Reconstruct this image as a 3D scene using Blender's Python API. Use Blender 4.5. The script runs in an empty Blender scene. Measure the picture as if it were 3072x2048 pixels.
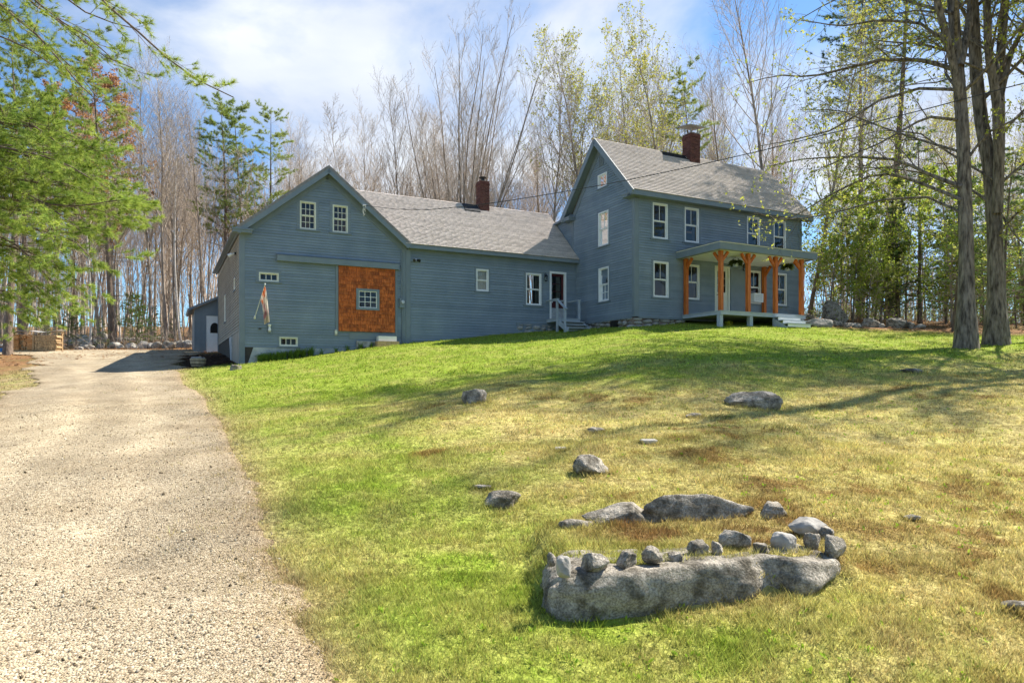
import bpy, math, random
import numpy as np
from mathutils import Vector, Matrix
rd = math.radians
scene = bpy.context.scene
col = scene.collection

# ------------------------------------------------------------------ camera
FPX, HOR, EYE = 2048.0, 1140.0, 1.6          # focal length and horizon row of the photo in pixels
cam = bpy.data.cameras.new('camera')
cam.lens = 24.0; cam.sensor_width = 36.0; cam.sensor_fit = 'HORIZONTAL'
cam.shift_y = (HOR - 1024.0) / 3072.0
cam.clip_start = 0.05; cam.clip_end = 4000
camo = bpy.data.objects.new('camera', cam); col.objects.link(camo)
camo.location = (0, 0, EYE); camo.rotation_euler = (rd(90), 0, 0)
scene.camera = camo

# ------------------------------------------------------------------ light
SUN_AZ, SUN_EL = 29.0, 50.0                    # direction to the sun: angle from +X towards +Y, elevation
sd = Vector((math.cos(rd(SUN_AZ)) * math.cos(rd(SUN_EL)), math.sin(rd(SUN_AZ)) * math.cos(rd(SUN_EL)), math.sin(rd(SUN_EL))))
sun = bpy.data.lights.new('sun', 'SUN'); sun.energy = 5.0; sun.angle = rd(0.53); sun.color = (1.0, 0.93, 0.82)
suno = bpy.data.objects.new('sun', sun); col.objects.link(suno)
suno.rotation_euler = sd.to_track_quat('Z', 'Y').to_euler(); suno.location = (60, 40, 80)

world = bpy.data.worlds.new('World'); scene.world = world; world.use_nodes = True
wn = world.node_tree; wn.nodes.clear()
def N(t, kind, **kw):
    n = t.nodes.new(kind)
    for k, v in kw.items(): setattr(n, k, v)
    return n
sky = N(wn, 'ShaderNodeTexSky', sky_type='NISHITA'); sky.sun_disc = False
sky.sun_elevation = rd(SUN_EL); sky.sun_rotation = rd(90 - SUN_AZ); sky.air_density = 1.0; sky.dust_density = 0.3; sky.ozone_density = 3.0
tc = N(wn, 'ShaderNodeTexCoord'); sep = N(wn, 'ShaderNodeSeparateXYZ'); wn.links.new(tc.outputs['Generated'], sep.inputs[0])
zz = N(wn, 'ShaderNodeMath', operation='MAXIMUM'); wn.links.new(sep.outputs['Z'], zz.inputs[0]); zz.inputs[1].default_value = 0.0
za = N(wn, 'ShaderNodeMath', operation='ADD'); wn.links.new(zz.outputs[0], za.inputs[0]); za.inputs[1].default_value = 0.14
dx = N(wn, 'ShaderNodeMath', operation='DIVIDE'); wn.links.new(sep.outputs['X'], dx.inputs[0]); wn.links.new(za.outputs[0], dx.inputs[1])
dy = N(wn, 'ShaderNodeMath', operation='DIVIDE'); wn.links.new(sep.outputs['Y'], dy.inputs[0]); wn.links.new(za.outputs[0], dy.inputs[1])
cmb = N(wn, 'ShaderNodeCombineXYZ'); wn.links.new(dx.outputs[0], cmb.inputs[0]); wn.links.new(dy.outputs[0], cmb.inputs[1]); cmb.inputs[2].default_value = 1.4
mp = N(wn, 'ShaderNodeMapping'); mp.inputs['Scale'].default_value = (0.75, 1.0, 1); mp.inputs['Rotation'].default_value = (0, 0, rd(-18)); mp.inputs['Location'].default_value = (3.7, -1.2, 0)
wn.links.new(cmb.outputs[0], mp.inputs[0])
cn = N(wn, 'ShaderNodeTexNoise'); cn.inputs['Scale'].default_value = 0.85; cn.inputs['Detail'].default_value = 9; cn.inputs['Roughness'].default_value = 0.55; cn.inputs['Distortion'].default_value = 0.35
wn.links.new(mp.outputs[0], cn.inputs['Vector'])
cr = N(wn, 'ShaderNodeValToRGB'); cr.color_ramp.elements[0].position = 0.51; cr.color_ramp.elements[0].color = (0.05, 0.05, 0.05, 1); cr.color_ramp.elements[1].position = 0.63; cr.color_ramp.elements[1].color = (0.92, 0.92, 0.92, 1)
wn.links.new(cn.outputs['Fac'], cr.inputs[0])
cn2 = N(wn, 'ShaderNodeTexNoise'); cn2.inputs['Scale'].default_value = 2.2; cn2.inputs['Detail'].default_value = 6; wn.links.new(mp.outputs[0], cn2.inputs['Vector'])
ccol = N(wn, 'ShaderNodeValToRGB'); ccol.color_ramp.elements[0].color = (3.7, 4.1, 4.9, 1); ccol.color_ramp.elements[1].color = (5.4, 5.55, 5.7, 1)
ccol.color_ramp.elements[0].position = 0.35; ccol.color_ramp.elements[1].position = 0.65
wn.links.new(cn2.outputs['Fac'], ccol.inputs[0])
skt = N(wn, 'ShaderNodeMixRGB', blend_type='MULTIPLY'); skt.inputs[0].default_value = 1; skt.inputs[2].default_value = (0.60, 0.84, 1.0, 1); wn.links.new(sky.outputs[0], skt.inputs[1])
smx = N(wn, 'ShaderNodeMixRGB'); wn.links.new(cr.outputs[0], smx.inputs['Fac']); wn.links.new(skt.outputs[0], smx.inputs[1]); wn.links.new(ccol.outputs[0], smx.inputs[2])
bg = N(wn, 'ShaderNodeBackground'); bg.inputs['Strength'].default_value = 0.088
wn.links.new(smx.outputs[0], bg.inputs['Color'])
wo = N(wn, 'ShaderNodeOutputWorld'); wn.links.new(bg.outputs[0], wo.inputs[0])

scene.render.engine = 'CYCLES'
scene.view_settings.view_transform = 'Standard'; scene.view_settings.look = 'None'
scene.view_settings.gamma = 1.0; scene.view_settings.exposure = 1.2

# ------------------------------------------------------------------ materials
def lin(h):
    h = h.lstrip('#'); c = [int(h[i:i + 2], 16) / 255 for i in (0, 2, 4)]
    return tuple(x / 12.92 if x <= 0.04045 else ((x + 0.055) / 1.055) ** 2.4 for x in c) + (1,)
def c4(c): return tuple(c) + (1,) if len(c) == 3 else tuple(c)
MATS = {}
def mat(name, c1, c2=None, scale=4.0, rough=0.7, bump=0.0, bscale=None, stretch=(1, 1, 1), rnd=0.0, attr=None, detail=5, world=False, contrast=(0.35, 0.65), spec=0.3, metal=0.0, transl=0.0):
    """procedural material: noise between two colours, bump, optional per-object value shift or vertex colour"""
    m = bpy.data.materials.new(name); m.use_nodes = True; t = m.node_tree; L = t.links.new
    b = t.nodes['Principled BSDF']
    b.inputs['Roughness'].default_value = rough; b.inputs['Specular IOR Level'].default_value = spec; b.inputs['Metallic'].default_value = metal
    tcn = N(t, 'ShaderNodeTexCoord'); mpn = N(t, 'ShaderNodeMapping'); mpn.inputs['Scale'].default_value = stretch
    if world:
        g = N(t, 'ShaderNodeNewGeometry'); L(g.outputs['Position'], mpn.inputs[0])
    else: L(tcn.outputs['Object'], mpn.inputs[0])
    nz = N(t, 'ShaderNodeTexNoise'); nz.inputs['Scale'].default_value = scale; nz.inputs['Detail'].default_value = detail; nz.inputs['Roughness'].default_value = 0.6
    L(mpn.outputs[0], nz.inputs['Vector'])
    rp = N(t, 'ShaderNodeValToRGB'); e = rp.color_ramp.elements
    e[0].position, e[1].position = contrast
    e[0].color = c4(c1); e[1].color = c4(c2 if c2 is not None else c1)
    L(nz.outputs['Fac'], rp.inputs[0]); out = rp.outputs[0]
    if attr:
        an = N(t, 'ShaderNodeAttribute'); an.attribute_name = attr
        mx = N(t, 'ShaderNodeMixRGB', blend_type='MULTIPLY'); mx.inputs[0].default_value = 1
        L(an.outputs['Color'], mx.inputs[1]); L(out, mx.inputs[2]); out = mx.outputs[0]
    if rnd:
        oi = N(t, 'ShaderNodeObjectInfo'); hs = N(t, 'ShaderNodeHueSaturation')
        mr = N(t, 'ShaderNodeMapRange'); mr.inputs['To Min'].default_value = 1 - rnd; mr.inputs['To Max'].default_value = 1 + rnd
        L(oi.outputs['Random'], mr.inputs[0]); L(mr.outputs[0], hs.inputs['Value']); L(out, hs.inputs['Color']); out = hs.outputs[0]
    L(out, b.inputs['Base Color'])
    if bump:
        n2 = N(t, 'ShaderNodeTexNoise'); n2.inputs['Scale'].default_value = bscale or scale * 3; n2.inputs['Detail'].default_value = 6
        L(mpn.outputs[0], n2.inputs['Vector'])
        bp = N(t, 'ShaderNodeBump'); bp.inputs['Strength'].default_value = bump; bp.inputs['Distance'].default_value = 0.05
        L(n2.outputs['Fac'], bp.inputs['Height']); L(bp.outputs[0], b.inputs['Normal'])
    if transl:
        tr = N(t, 'ShaderNodeBsdfTranslucent'); L(out, tr.inputs['Color'])
        ms = N(t, 'ShaderNodeMixShader'); ms.inputs[0].default_value = transl
        L(b.outputs[0], ms.inputs[1]); L(tr.outputs[0], ms.inputs[2]); L(ms.outputs[0], t.nodes['Material Output'].inputs[0])
    MATS[name] = m
    return m
W1 = (1, 1, 1)
mat('siding', (0.182, 0.230, 0.272), (0.236, 0.286, 0.328), 0.9, 0.55, 0.15, 22, rnd=0.09, detail=8)
mat('trim', (0.170, 0.208, 0.238), (0.200, 0.240, 0.268), 2, 0.5, 0.06, 25)
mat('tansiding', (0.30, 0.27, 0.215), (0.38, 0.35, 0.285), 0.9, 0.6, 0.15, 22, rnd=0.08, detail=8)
mat('white', (0.74, 0.75, 0.74), (0.82, 0.82, 0.80), 3, 0.45, 0.05, 20)
mat('cream', (0.66, 0.66, 0.55), (0.74, 0.73, 0.62), 3, 0.5, 0.05, 20)
mat('deckgrey', (0.38, 0.43, 0.46), (0.46, 0.50, 0.53), 3, 0.55, 0.1, 18)
mat('orangewood', (0.42, 0.092, 0.014), (0.62, 0.185, 0.034), 3.0, 0.5, 0.15, 14, stretch=(6, 6, 0.7))
mat('cedar', (0.26, 0.048, 0.010), (0.66, 0.180, 0.036), 7, 0.65, 0.5, 24, stretch=(3, 3, 0.6), rnd=0.32, world=True, contrast=(0.3, 0.7))
mat('shingles', (0.82, 0.80, 0.78), (1.08, 1.04, 1.0), 14, 0.9, 0.3, 60, attr='Col')
mat('roofing', (0.20, 0.185, 0.175), (0.28, 0.26, 0.25), 8, 0.9, 0.3, 40)
mat('darkroof', (0.020, 0.022, 0.026), (0.04, 0.042, 0.045), 9, 0.85, 0.3, 40)
mat('drip', (0.62, 0.60, 0.56), (0.72, 0.70, 0.66), 4, 0.5)
mat('brick', (0.095, 0.036, 0.027), (0.19, 0.075, 0.055), 9, 0.85, 0.4, 30, rnd=0.35)
mat('mortar', (0.20, 0.15, 0.12), (0.28, 0.22, 0.19), 12, 0.9, 0.3, 40)
mat('stone', (0.22, 0.21, 0.19), (0.42, 0.40, 0.36), 5, 0.85, 0.5, 14, rnd=0.2)
mat('palestone', (0.34, 0.31, 0.26), (0.58, 0.54, 0.46), 3, 0.85, 0.5, 11, rnd=0.15, world=True)
mat('concrete', (0.30, 0.33, 0.34), (0.48, 0.50, 0.50), 2, 0.8, 0.25, 15)
mat('dark', (0.012, 0.011, 0.010), (0.02, 0.018, 0.016), 3, 0.8)
mat('interior', (0.05, 0.045, 0.04), (0.07, 0.065, 0.055), 2, 0.9)
mat('curtain', (0.13, 0.13, 0.115), (0.22, 0.215, 0.19), 2, 0.9)
mat('doorred', (0.060, 0.010, 0.012), (0.085, 0.016, 0.016), 3, 0.35)
mat('galv', (0.36, 0.38, 0.39), (0.50, 0.52, 0.53), 6, 0.4, metal=0.4)
mat('blackmetal', (0.015, 0.015, 0.016), (0.03, 0.03, 0.03), 6, 0.4)
mat('cable', (0.03, 0.03, 0.032), (0.05, 0.05, 0.05), 6, 0.6)
mat('leafhang', (0.05, 0.08, 0.02), (0.13, 0.16, 0.04), 20, 0.7, transl=0.3)
mat('bark', (0.16, 0.125, 0.095), (0.42, 0.35, 0.28), 3.0, 0.9, 0.9, 9, stretch=(2.2, 2.2, 0.5), rnd=0.22)
mat('maplebark', (0.060, 0.047, 0.036), (0.30, 0.25, 0.195), 5.0, 0.9, 1.0, 12, stretch=(2.4, 2.4, 0.45))
mat('twig', (0.34, 0.275, 0.21), (0.50, 0.42, 0.335), 1.0, 0.85, rnd=0.25)
mat('birch', (0.42, 0.38, 0.33), (0.66, 0.62, 0.56), 3, 0.8, 0.2, 9, stretch=(1, 1, 3), rnd=0.1)
mat('pinebark', (0.10, 0.075, 0.058), (0.22, 0.165, 0.125), 3.5, 0.95, 0.9, 9, stretch=(2, 2, 0.5))
mat('needle', (0.82, 0.85, 0.8), (1.1, 1.1, 1.0), 0.7, 0.65, attr='Col', transl=0.42, world=True)
mat('leaf', (0.85, 0.85, 0.8), (1.1, 1.1, 1.0), 0.9, 0.6, attr='Col', transl=0.5, world=True)
mat('grass', (0.82, 0.82, 0.8), (1.12, 1.12, 1.05), 5, 0.75, attr='Col', transl=0.4, world=True, spec=0.15)
mat('log', (0.34, 0.22, 0.11), (0.56, 0.40, 0.22), 14, 0.85, 0.3, 30, rnd=0.25)
mat('logcut', (0.50, 0.24, 0.09), (0.66, 0.36, 0.15), 8, 0.8, 0.2, 20, rnd=0.2)
mat('tin', (0.30, 0.30, 0.30), (0.46, 0.45, 0.43), 4, 0.5, 0.1, 12)
mat('tarp', (0.02, 0.10, 0.28), (0.05, 0.20, 0.42), 3, 0.35, 0.6, 8)
mat('flagwhite', (0.62, 0.55, 0.50), (0.72, 0.66, 0.60), 5, 0.8, 0.3, 10)
mat('barrel', (0.30, 0.23, 0.14), (0.50, 0.42, 0.28), 5, 0.8, 0.3, 12, stretch=(4, 4, 0.6))
mat('soil', (0.030, 0.018, 0.012), (0.075, 0.042, 0.026), 6, 0.95, 0.8, 18)
mat('rope', (0.5, 0.52, 0.5), (0.6, 0.62, 0.6), 4, 0.6)
def rock_material():
    m = bpy.data.materials.new('rock'); m.use_nodes = True; t = m.node_tree; L = t.links.new; b = t.nodes['Principled BSDF']
    b.inputs['Roughness'].default_value = 0.9; b.inputs['Specular IOR Level'].default_value = 0.2
    g = N(t, 'ShaderNodeNewGeometry')
    def noise(sc, dt=6):
        n = N(t, 'ShaderNodeTexNoise'); n.inputs['Scale'].default_value = sc; n.inputs['Detail'].default_value = dt; n.inputs['Roughness'].default_value = 0.65; L(g.outputs['Position'], n.inputs['Vector']); return n
    def ramp(n, p0, p1, a, c):
        r = N(t, 'ShaderNodeValToRGB'); r.color_ramp.elements[0].position = p0; r.color_ramp.elements[1].position = p1; r.color_ramp.elements[0].color = c4(a); r.color_ramp.elements[1].color = c4(c); L(n.outputs['Fac'], r.inputs[0]); return r
    base = ramp(noise(9), 0.32, 0.68, (0.28, 0.255, 0.21), (0.60, 0.555, 0.475))
    speck = ramp(noise(75, 3), 0.36, 0.62, (0.45, 0.43, 0.40), (1.25, 1.22, 1.18))
    m1 = N(t, 'ShaderNodeMixRGB', blend_type='MULTIPLY'); m1.inputs[0].default_value = 0.85; L(base.outputs[0], m1.inputs[1]); L(speck.outputs[0], m1.inputs[2])
    moss = ramp(noise(5.5), 0.46, 0.62, (0, 0, 0), (0.8, 0.8, 0.8))
    m2 = N(t, 'ShaderNodeMixRGB'); L(moss.outputs[0], m2.inputs[0]); L(m1.outputs[0], m2.inputs[1]); m2.inputs[2].default_value = (0.07, 0.06, 0.04, 1)
    L(m2.outputs[0], b.inputs['Base Color'])
    bp = N(t, 'ShaderNodeBump'); bp.inputs['Strength'].default_value = 1.0; bp.inputs['Distance'].default_value = 0.06
    L(noise(22, 9).outputs['Fac'], bp.inputs['Height']); L(bp.outputs[0], b.inputs['Normal'])
    MATS['rock'] = m
rock_material()
def glass_material():
    m = bpy.data.materials.new('glass'); m.use_nodes = True; t = m.node_tree; t.nodes.clear(); L = t.links.new
    o = N(t, 'ShaderNodeOutputMaterial'); ms = N(t, 'ShaderNodeMixShader'); tr = N(t, 'ShaderNodeBsdfTransparent'); gl = N(t, 'ShaderNodeBsdfGlossy')
    tr.inputs[0].default_value = (0.78, 0.82, 0.80, 1); gl.inputs['Roughness'].default_value = 0.02; gl.inputs['Color'].default_value = (0.95, 0.97, 1, 1)
    fr = N(t, 'ShaderNodeFresnel'); fr.inputs[0].default_value = 1.5
    tcn = N(t, 'ShaderNodeTexCoord'); nz = N(t, 'ShaderNodeTexNoise'); nz.inputs['Scale'].default_value = 2.2; L(tcn.outputs['Object'], nz.inputs['Vector'])
    bp = N(t, 'ShaderNodeBump'); bp.inputs['Strength'].default_value = 0.05; L(nz.outputs['Fac'], bp.inputs['Height']); L(bp.outputs[0], gl.inputs['Normal'])
    L(fr.outputs[0], ms.inputs[0]); L(tr.outputs[0], ms.inputs[1]); L(gl.outputs[0], ms.inputs[2]); L(ms.outputs[0], o.inputs[0])
    MATS['glass'] = m
glass_material()
def ground_material():
    m = bpy.data.materials.new('lawn_ground'); m.use_nodes = True; t = m.node_tree; L = t.links.new; b = t.nodes['Principled BSDF']
    b.inputs['Roughness'].default_value = 0.95; b.inputs['Specular IOR Level'].default_value = 0.1
    g = N(t, 'ShaderNodeNewGeometry'); an = N(t, 'ShaderNodeAttribute'); an.attribute_name = 'Col'
    n1 = N(t, 'ShaderNodeTexNoise'); n1.inputs['Scale'].default_value = 11; n1.inputs['Detail'].default_value = 8; n1.inputs['Roughness'].default_value = 0.7; L(g.outputs['Position'], n1.inputs['Vector'])
    r1 = N(t, 'ShaderNodeValToRGB'); r1.color_ramp.elements[0].position = 0.33; r1.color_ramp.elements[1].position = 0.62; r1.color_ramp.elements[0].color = (0.30, 0.27, 0.22, 1); r1.color_ramp.elements[1].color = (1.1, 1.1, 1.05, 1)
    L(n1.outputs['Fac'], r1.inputs[0])
    mx = N(t, 'ShaderNodeMixRGB', blend_type='MULTIPLY'); mx.inputs[0].default_value = 1; L(an.outputs['Color'], mx.inputs[1]); L(r1.outputs[0], mx.inputs[2]); L(mx.outputs[0], b.inputs['Base Color'])
    bp = N(t, 'ShaderNodeBump'); bp.inputs['Strength'].default_value = 0.8; bp.inputs['Distance'].default_value = 0.06
    n2 = N(t, 'ShaderNodeTexNoise'); n2.inputs['Scale'].default_value = 25; n2.inputs['Detail'].default_value = 6; L(g.outputs['Position'], n2.inputs['Vector']); L(n2.outputs['Fac'], bp.inputs['Height']); L(bp.outputs[0], b.inputs['Normal'])
    MATS['lawn_ground'] = m
    m = bpy.data.materials.new('gravel'); m.use_nodes = True; t = m.node_tree; L = t.links.new; b = t.nodes['Principled BSDF']
    b.inputs['Roughness'].default_value = 0.92; b.inputs['Specular IOR Level'].default_value = 0.15
    g = N(t, 'ShaderNodeNewGeometry')
    vo = N(t, 'ShaderNodeTexVoronoi'); vo.inputs['Scale'].default_value = 70; L(g.outputs['Position'], vo.inputs['Vector'])
    hs = N(t, 'ShaderNodeSeparateXYZ'); L(vo.outputs['Color'], hs.inputs[0])
    rp = N(t, 'ShaderNodeValToRGB'); e = rp.color_ramp.elements; e[0].position = 0.0; e[0].color = (0.075, 0.058, 0.04, 1); e[1].position = 1.0; e[1].color = (0.62, 0.56, 0.435, 1)
    e2 = rp.color_ramp.elements.new(0.22); e2.color = (0.32, 0.265, 0.185, 1); e3 = rp.color_ramp.elements.new(0.7); e3.color = (0.47, 0.405, 0.295, 1)
    L(hs.outputs[0], rp.inputs[0])
    n1 = N(t, 'ShaderNodeTexNoise'); n1.inputs['Scale'].default_value = 0.8; n1.inputs['Detail'].default_value = 7; L(g.outputs['Position'], n1.inputs['Vector'])
    r1 = N(t, 'ShaderNodeValToRGB'); r1.color_ramp.elements[0].position = 0.35; r1.color_ramp.elements[1].position = 0.65; r1.color_ramp.elements[0].color = (0.80, 0.76, 0.70, 1); r1.color_ramp.elements[1].color = (1.06, 1.04, 1.0, 1); L(n1.outputs['Fac'], r1.inputs[0])
    mx = N(t, 'ShaderNodeMixRGB', blend_type='MULTIPLY'); mx.inputs[0].default_value = 1; L(rp.outputs[0], mx.inputs[1]); L(r1.outputs[0], mx.inputs[2])
    an = N(t, 'ShaderNodeAttribute'); an.attribute_name = 'Col'; m3 = N(t, 'ShaderNodeMixRGB', blend_type='MULTIPLY'); m3.inputs[0].default_value = 1; L(mx.outputs[0], m3.inputs[1]); L(an.outputs['Color'], m3.inputs[2]); L(m3.outputs[0], b.inputs['Base Color'])
    bp = N(t, 'ShaderNodeBump'); bp.inputs['Strength'].default_value = 1.0; bp.inputs['Distance'].default_value = 0.012; bp.invert = True
    L(vo.outputs['Distance'], bp.inputs['Height']); L(bp.outputs[0], b.inputs['Normal'])
    MATS['gravel'] = m
ground_material()

# ------------------------------------------------------------------ helpers
def link(o, parent=None, label=None, cat=None, group=None, kind=None):
    col.objects.link(o)
    if parent is not None: o.parent = parent
    if label: o['label'] = label
    if cat: o['category'] = cat
    if group: o['group'] = group
    if kind: o['kind'] = kind
    return o
def empty(name, loc, rz=0.0, label=None, cat=None, group=None):
    o = bpy.data.objects.new(name, None); o.empty_display_size = 0.3
    o.location = loc; o.rotation_euler = (0, 0, rz)
    return link(o, None, label, cat, group)
def mesh_np(name, V, F, matname, colors=None, smooth=False):
    """V (n,3); F list of int arrays (m,k); colors (n,3) per vertex"""
    me = bpy.data.meshes.new(name); V = np.asarray(V, dtype=np.float32)
    me.vertices.add(len(V)); me.vertices.foreach_set('co', V.ravel())
    F = [np.asarray(f, dtype=np.int32) for f in F if len(f)]
    nl = sum(f.size for f in F); nf = sum(len(f) for f in F)
    me.loops.add(nl); me.polygons.add(nf)
    me.loops.foreach_set('vertex_index', np.concatenate([f.ravel() for f in F]))
    tot = np.concatenate([np.full(len(f), f.shape[1], np.int32) for f in F])
    st = np.zeros(nf, np.int32); st[1:] = np.cumsum(tot)[:-1]
    me.polygons.foreach_set('loop_start', st); me.polygons.foreach_set('loop_total', tot)
    if smooth: me.polygons.foreach_set('use_smooth', np.ones(nf, bool))
    if colors is not None:
        a = me.color_attributes.new('Col', 'FLOAT_COLOR', 'POINT')
        c = np.ones((len(V), 4), np.float32); c[:, :3] = colors; a.data.foreach_set('color', c.ravel())
    me.update(calc_edges=True); me.validate()
    if matname: me.materials.append(MATS[matname])
    return me
class MB:
    """collects boxes, bars and tubes into ONE mesh"""
    def __init__(s): s.v = []; s.f = []; s.c = []
    def quad8(s, P):
        n = len(s.v); s.v += [tuple(p) for p in P]
        s.f += [[n + a for a in q] for q in ((0, 3, 2, 1), (4, 5, 6, 7), (0, 1, 5, 4), (1, 2, 6, 5), (2, 3, 7, 6), (3, 0, 4, 7))]; return s
    def box(s, a, b):
        x0, y0, z0 = a; x1, y1, z1 = b
        return s.quad8([(x0, y0, z0), (x1, y0, z0), (x1, y1, z0), (x0, y1, z0), (x0, y0, z1), (x1, y0, z1), (x1, y1, z1), (x0, y1, z1)])
    def beam(s, A, B, w, h, up=(0, 0, 1)):
        A, B = Vector(A), Vector(B); d = (B - A).normalized(); up = Vector(up)
        sx = d.cross(up).normalized(); sz = sx.cross(d).normalized()
        P = []
        for p in (A, B):
            P += [p - sx * w / 2 - sz * h / 2, p + sx * w / 2 - sz * h / 2, p + sx * w / 2 + sz * h / 2, p - sx * w / 2 + sz * h / 2]
        return s.quad8(P)
    def face(s, P):
        n = len(s.v); s.v += [tuple(p) for p in P]; s.f.append(list(range(n, n + len(P)))); return s
    def tube(s, pts, radii, S=8, cap=True):
        P = np.array([[tuple(p) for p in pts]], float); r = np.array([radii if hasattr(radii, '__len__') else [radii] * len(pts)], float)
        V, F = tubes(P, r, S); n = len(s.v); s.v += [tuple(v) for v in V]; s.f += (F + n).tolist()
        if cap: s.f += [[n + i for i in range(S)], [n + len(V) - S + i for i in range(S)]]
        return s
    def lathe(s, prof, S=16, c=(0, 0, 0)):
        n = len(s.v)
        for r, z in prof:
            for i in range(S): s.v.append((c[0] + r * math.cos(2 * math.pi * i / S), c[1] + r * math.sin(2 * math.pi * i / S), c[2] + z))
        for k in range(len(prof) - 1):
            for i in range(S): j = (i + 1) % S; s.f.append([n + k * S + i, n + k * S + j, n + (k + 1) * S + j, n + (k + 1) * S + i])
        s.f.append([n + i for i in range(S)]); s.f.append([n + (len(prof) - 1) * S + i for i in range(S)]); return s
    def mesh(s, name, m, smooth=False, origin=(0, 0, 0)):
        me = bpy.data.meshes.new(name); o = origin
        me.from_pydata([(p[0] - o[0], p[1] - o[1], p[2] - o[2]) for p in s.v], [], s.f)
        if smooth: me.polygons.foreach_set('use_smooth', [True] * len(me.polygons))
        me.materials.append(MATS[m]); me.update(); return me
    def build(s, name, m, parent=None, smooth=False, origin=(0, 0, 0), **kw):
        o = bpy.data.objects.new(name, s.mesh(name, m, smooth, origin))
        return link(o, parent, **kw)
def tubes(P, Rr, S):
    """P (B,N,3) polylines, Rr (B,N) radii -> vertices and quads"""
    B, n, _ = P.shape
    T = np.gradient(P, axis=1); T /= np.linalg.norm(T, axis=2, keepdims=True) + 1e-9
    ref = np.where(np.abs(T[:, :1, 2:3]).repeat(3, 2) > 0.75, np.array([1.0, 0.13, 0.0]), np.array([0.0, 0.13, 1.0]))
    A = np.cross(T, np.broadcast_to(ref, T.shape)); A /= np.linalg.norm(A, axis=2, keepdims=True) + 1e-9
    Bv = np.cross(T, A); th = np.arange(S) * 2 * np.pi / S
    V = P[:, :, None, :] + Rr[:, :, None, None] * (np.cos(th)[None, None, :, None] * A[:, :, None, :] + np.sin(th)[None, None, :, None] * Bv[:, :, None, :])
    V = V.reshape(-1, 3)
    b = np.arange(B)[:, None, None] * n * S; k = np.arange(n - 1)[None, :, None] * S; i = np.arange(S)[None, None, :]; j = (i + 1) % S
    F = np.stack([b + k + i, b + k + j, b + k + S + j, b + k + S + i], -1).reshape(-1, 4)
    return V, F
def _hash(ix, iy, iz=0, seed=0):
    h = (ix * 374761393 + iy * 668265263 + iz * 1274126177 + seed * 974711) & 0xFFFFFFFF
    h = ((h ^ (h >> 13)) * 1274126177) & 0xFFFFFFFF
    return ((h ^ (h >> 16)) & 0xFFFF) / 65535.0
def vnoise(x, y, z=None, seed=0):
    x = np.asarray(x, float); y = np.asarray(y, float); z = np.zeros_like(x) if z is None else np.asarray(z, float)
    ix, iy, iz = np.floor(x).astype(np.int64), np.floor(y).astype(np.int64), np.floor(z).astype(np.int64)
    fx, fy, fz = x - ix, y - iy, z - iz
    fx, fy, fz = fx * fx * (3 - 2 * fx), fy * fy * (3 - 2 * fy), fz * fz * (3 - 2 * fz)
    r = 0
    for a in (0, 1):
        for b in (0, 1):
            for c in (0, 1):
                r = r + _hash(ix + a, iy + b, iz + c, seed) * (fx if a else 1 - fx) * (fy if b else 1 - fy) * (fz if c else 1 - fz)
    return r
def fbm(x, y, seed=0, oct=4, z=None):
    r, a, s = 0, 0.5, 0
    x, y = np.asarray(x, float), np.asarray(y, float)
    for o in range(oct):
        r = r + a * vnoise(x, y, z, seed + o * 17); s += a; a *= 0.5; x = x * 2.03 + 5.1; y = y * 2.03 + 3.7
        if z is not None: z = np.asarray(z) * 2.03
    return r / s
def smooth(a, b, x):
    t = np.clip((x - a) / (b - a), 0, 1); return t * t * (3 - 2 * t)

# ------------------------------------------------------------------ the land
# house frame: u runs along the fronts, v runs away from the camera, origin at the farmhouse's near corner
AL = rd(26.75); CA, SA = math.cos(AL), math.sin(AL); D0 = 30.0
X0, Y0 = (1904 - 1536) / FPX * D0, D0
def HP(u, v, z=0.0): return (X0 + CA * u - SA * v, Y0 + SA * u + CA * v, z)
def toUV(X, Y): return (CA * (X - X0) + SA * (Y - Y0), -SA * (X - X0) + CA * (Y - Y0))
TS = [-1.6, -.9, -.45, -.4, -.156, -.056, .094, .18, .3, .43, .67, 1.0, 1.6]
SS = [.085, .088, .090, .093, .121, .128, .137, .150, .153, .146, .140, .135, .13]
DR_Y = np.array([-6, 2, 3.6, 4.2, 5.7, 8.9, 13.2, 21.9, 27.0, 33.0, 36.8, 41])       # gravel drive, right edge
DR_R = np.array([.1, -.72, -1.0, -1.25, -2.0, -3.45, -5.45, -10.3, -13.2, -15.9, -16.9, -18.6])
DL_Y = np.array([-6, 2, 6, 10, 13.9, 22, 30.8, 36, 41]); DR_L = np.array([-7, -6.6, -7.2, -8.6, -10.4, -15.8, -21.6, -26, -34])
def drive_r(Y):
    Y = np.asarray(Y, float); a = np.clip(Y / 14, .22, 1.1); return np.interp(Y, DR_Y, DR_R) + a * ((fbm(Y * .30, Y * 0 + 9, 63, 2) - .5) * .5 + (fbm(Y * 4.5 / np.clip(Y / 8, 1, 3), Y * 0 + 4, 64, 3) - .5) * .9)
def drive_l(Y):
    Y = np.asarray(Y, float); a = np.clip(Y / 14, .22, 1.1); return np.interp(Y, DL_Y, DR_L) + a * ((fbm(Y * .5, Y * 0 + 3, 61, 3) - .5) * 1.6 + (fbm(Y * 3.5, Y * 0 + 2, 62, 3) - .5) * .6)
def bed_mask(X, Y):
    # level planting bed held by the big boulder
    Yf = 4.58 + .176 * (X - 1.28)                  # back line of the front boulder
    e = np.abs((X - 1.33) / 1.12) ** 3 + ((Y - 5.4) / 1.0) ** 4
    return (1 - smooth(0.7, 1.25, e)) * smooth(-.10, .12, Y - Yf)
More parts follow.
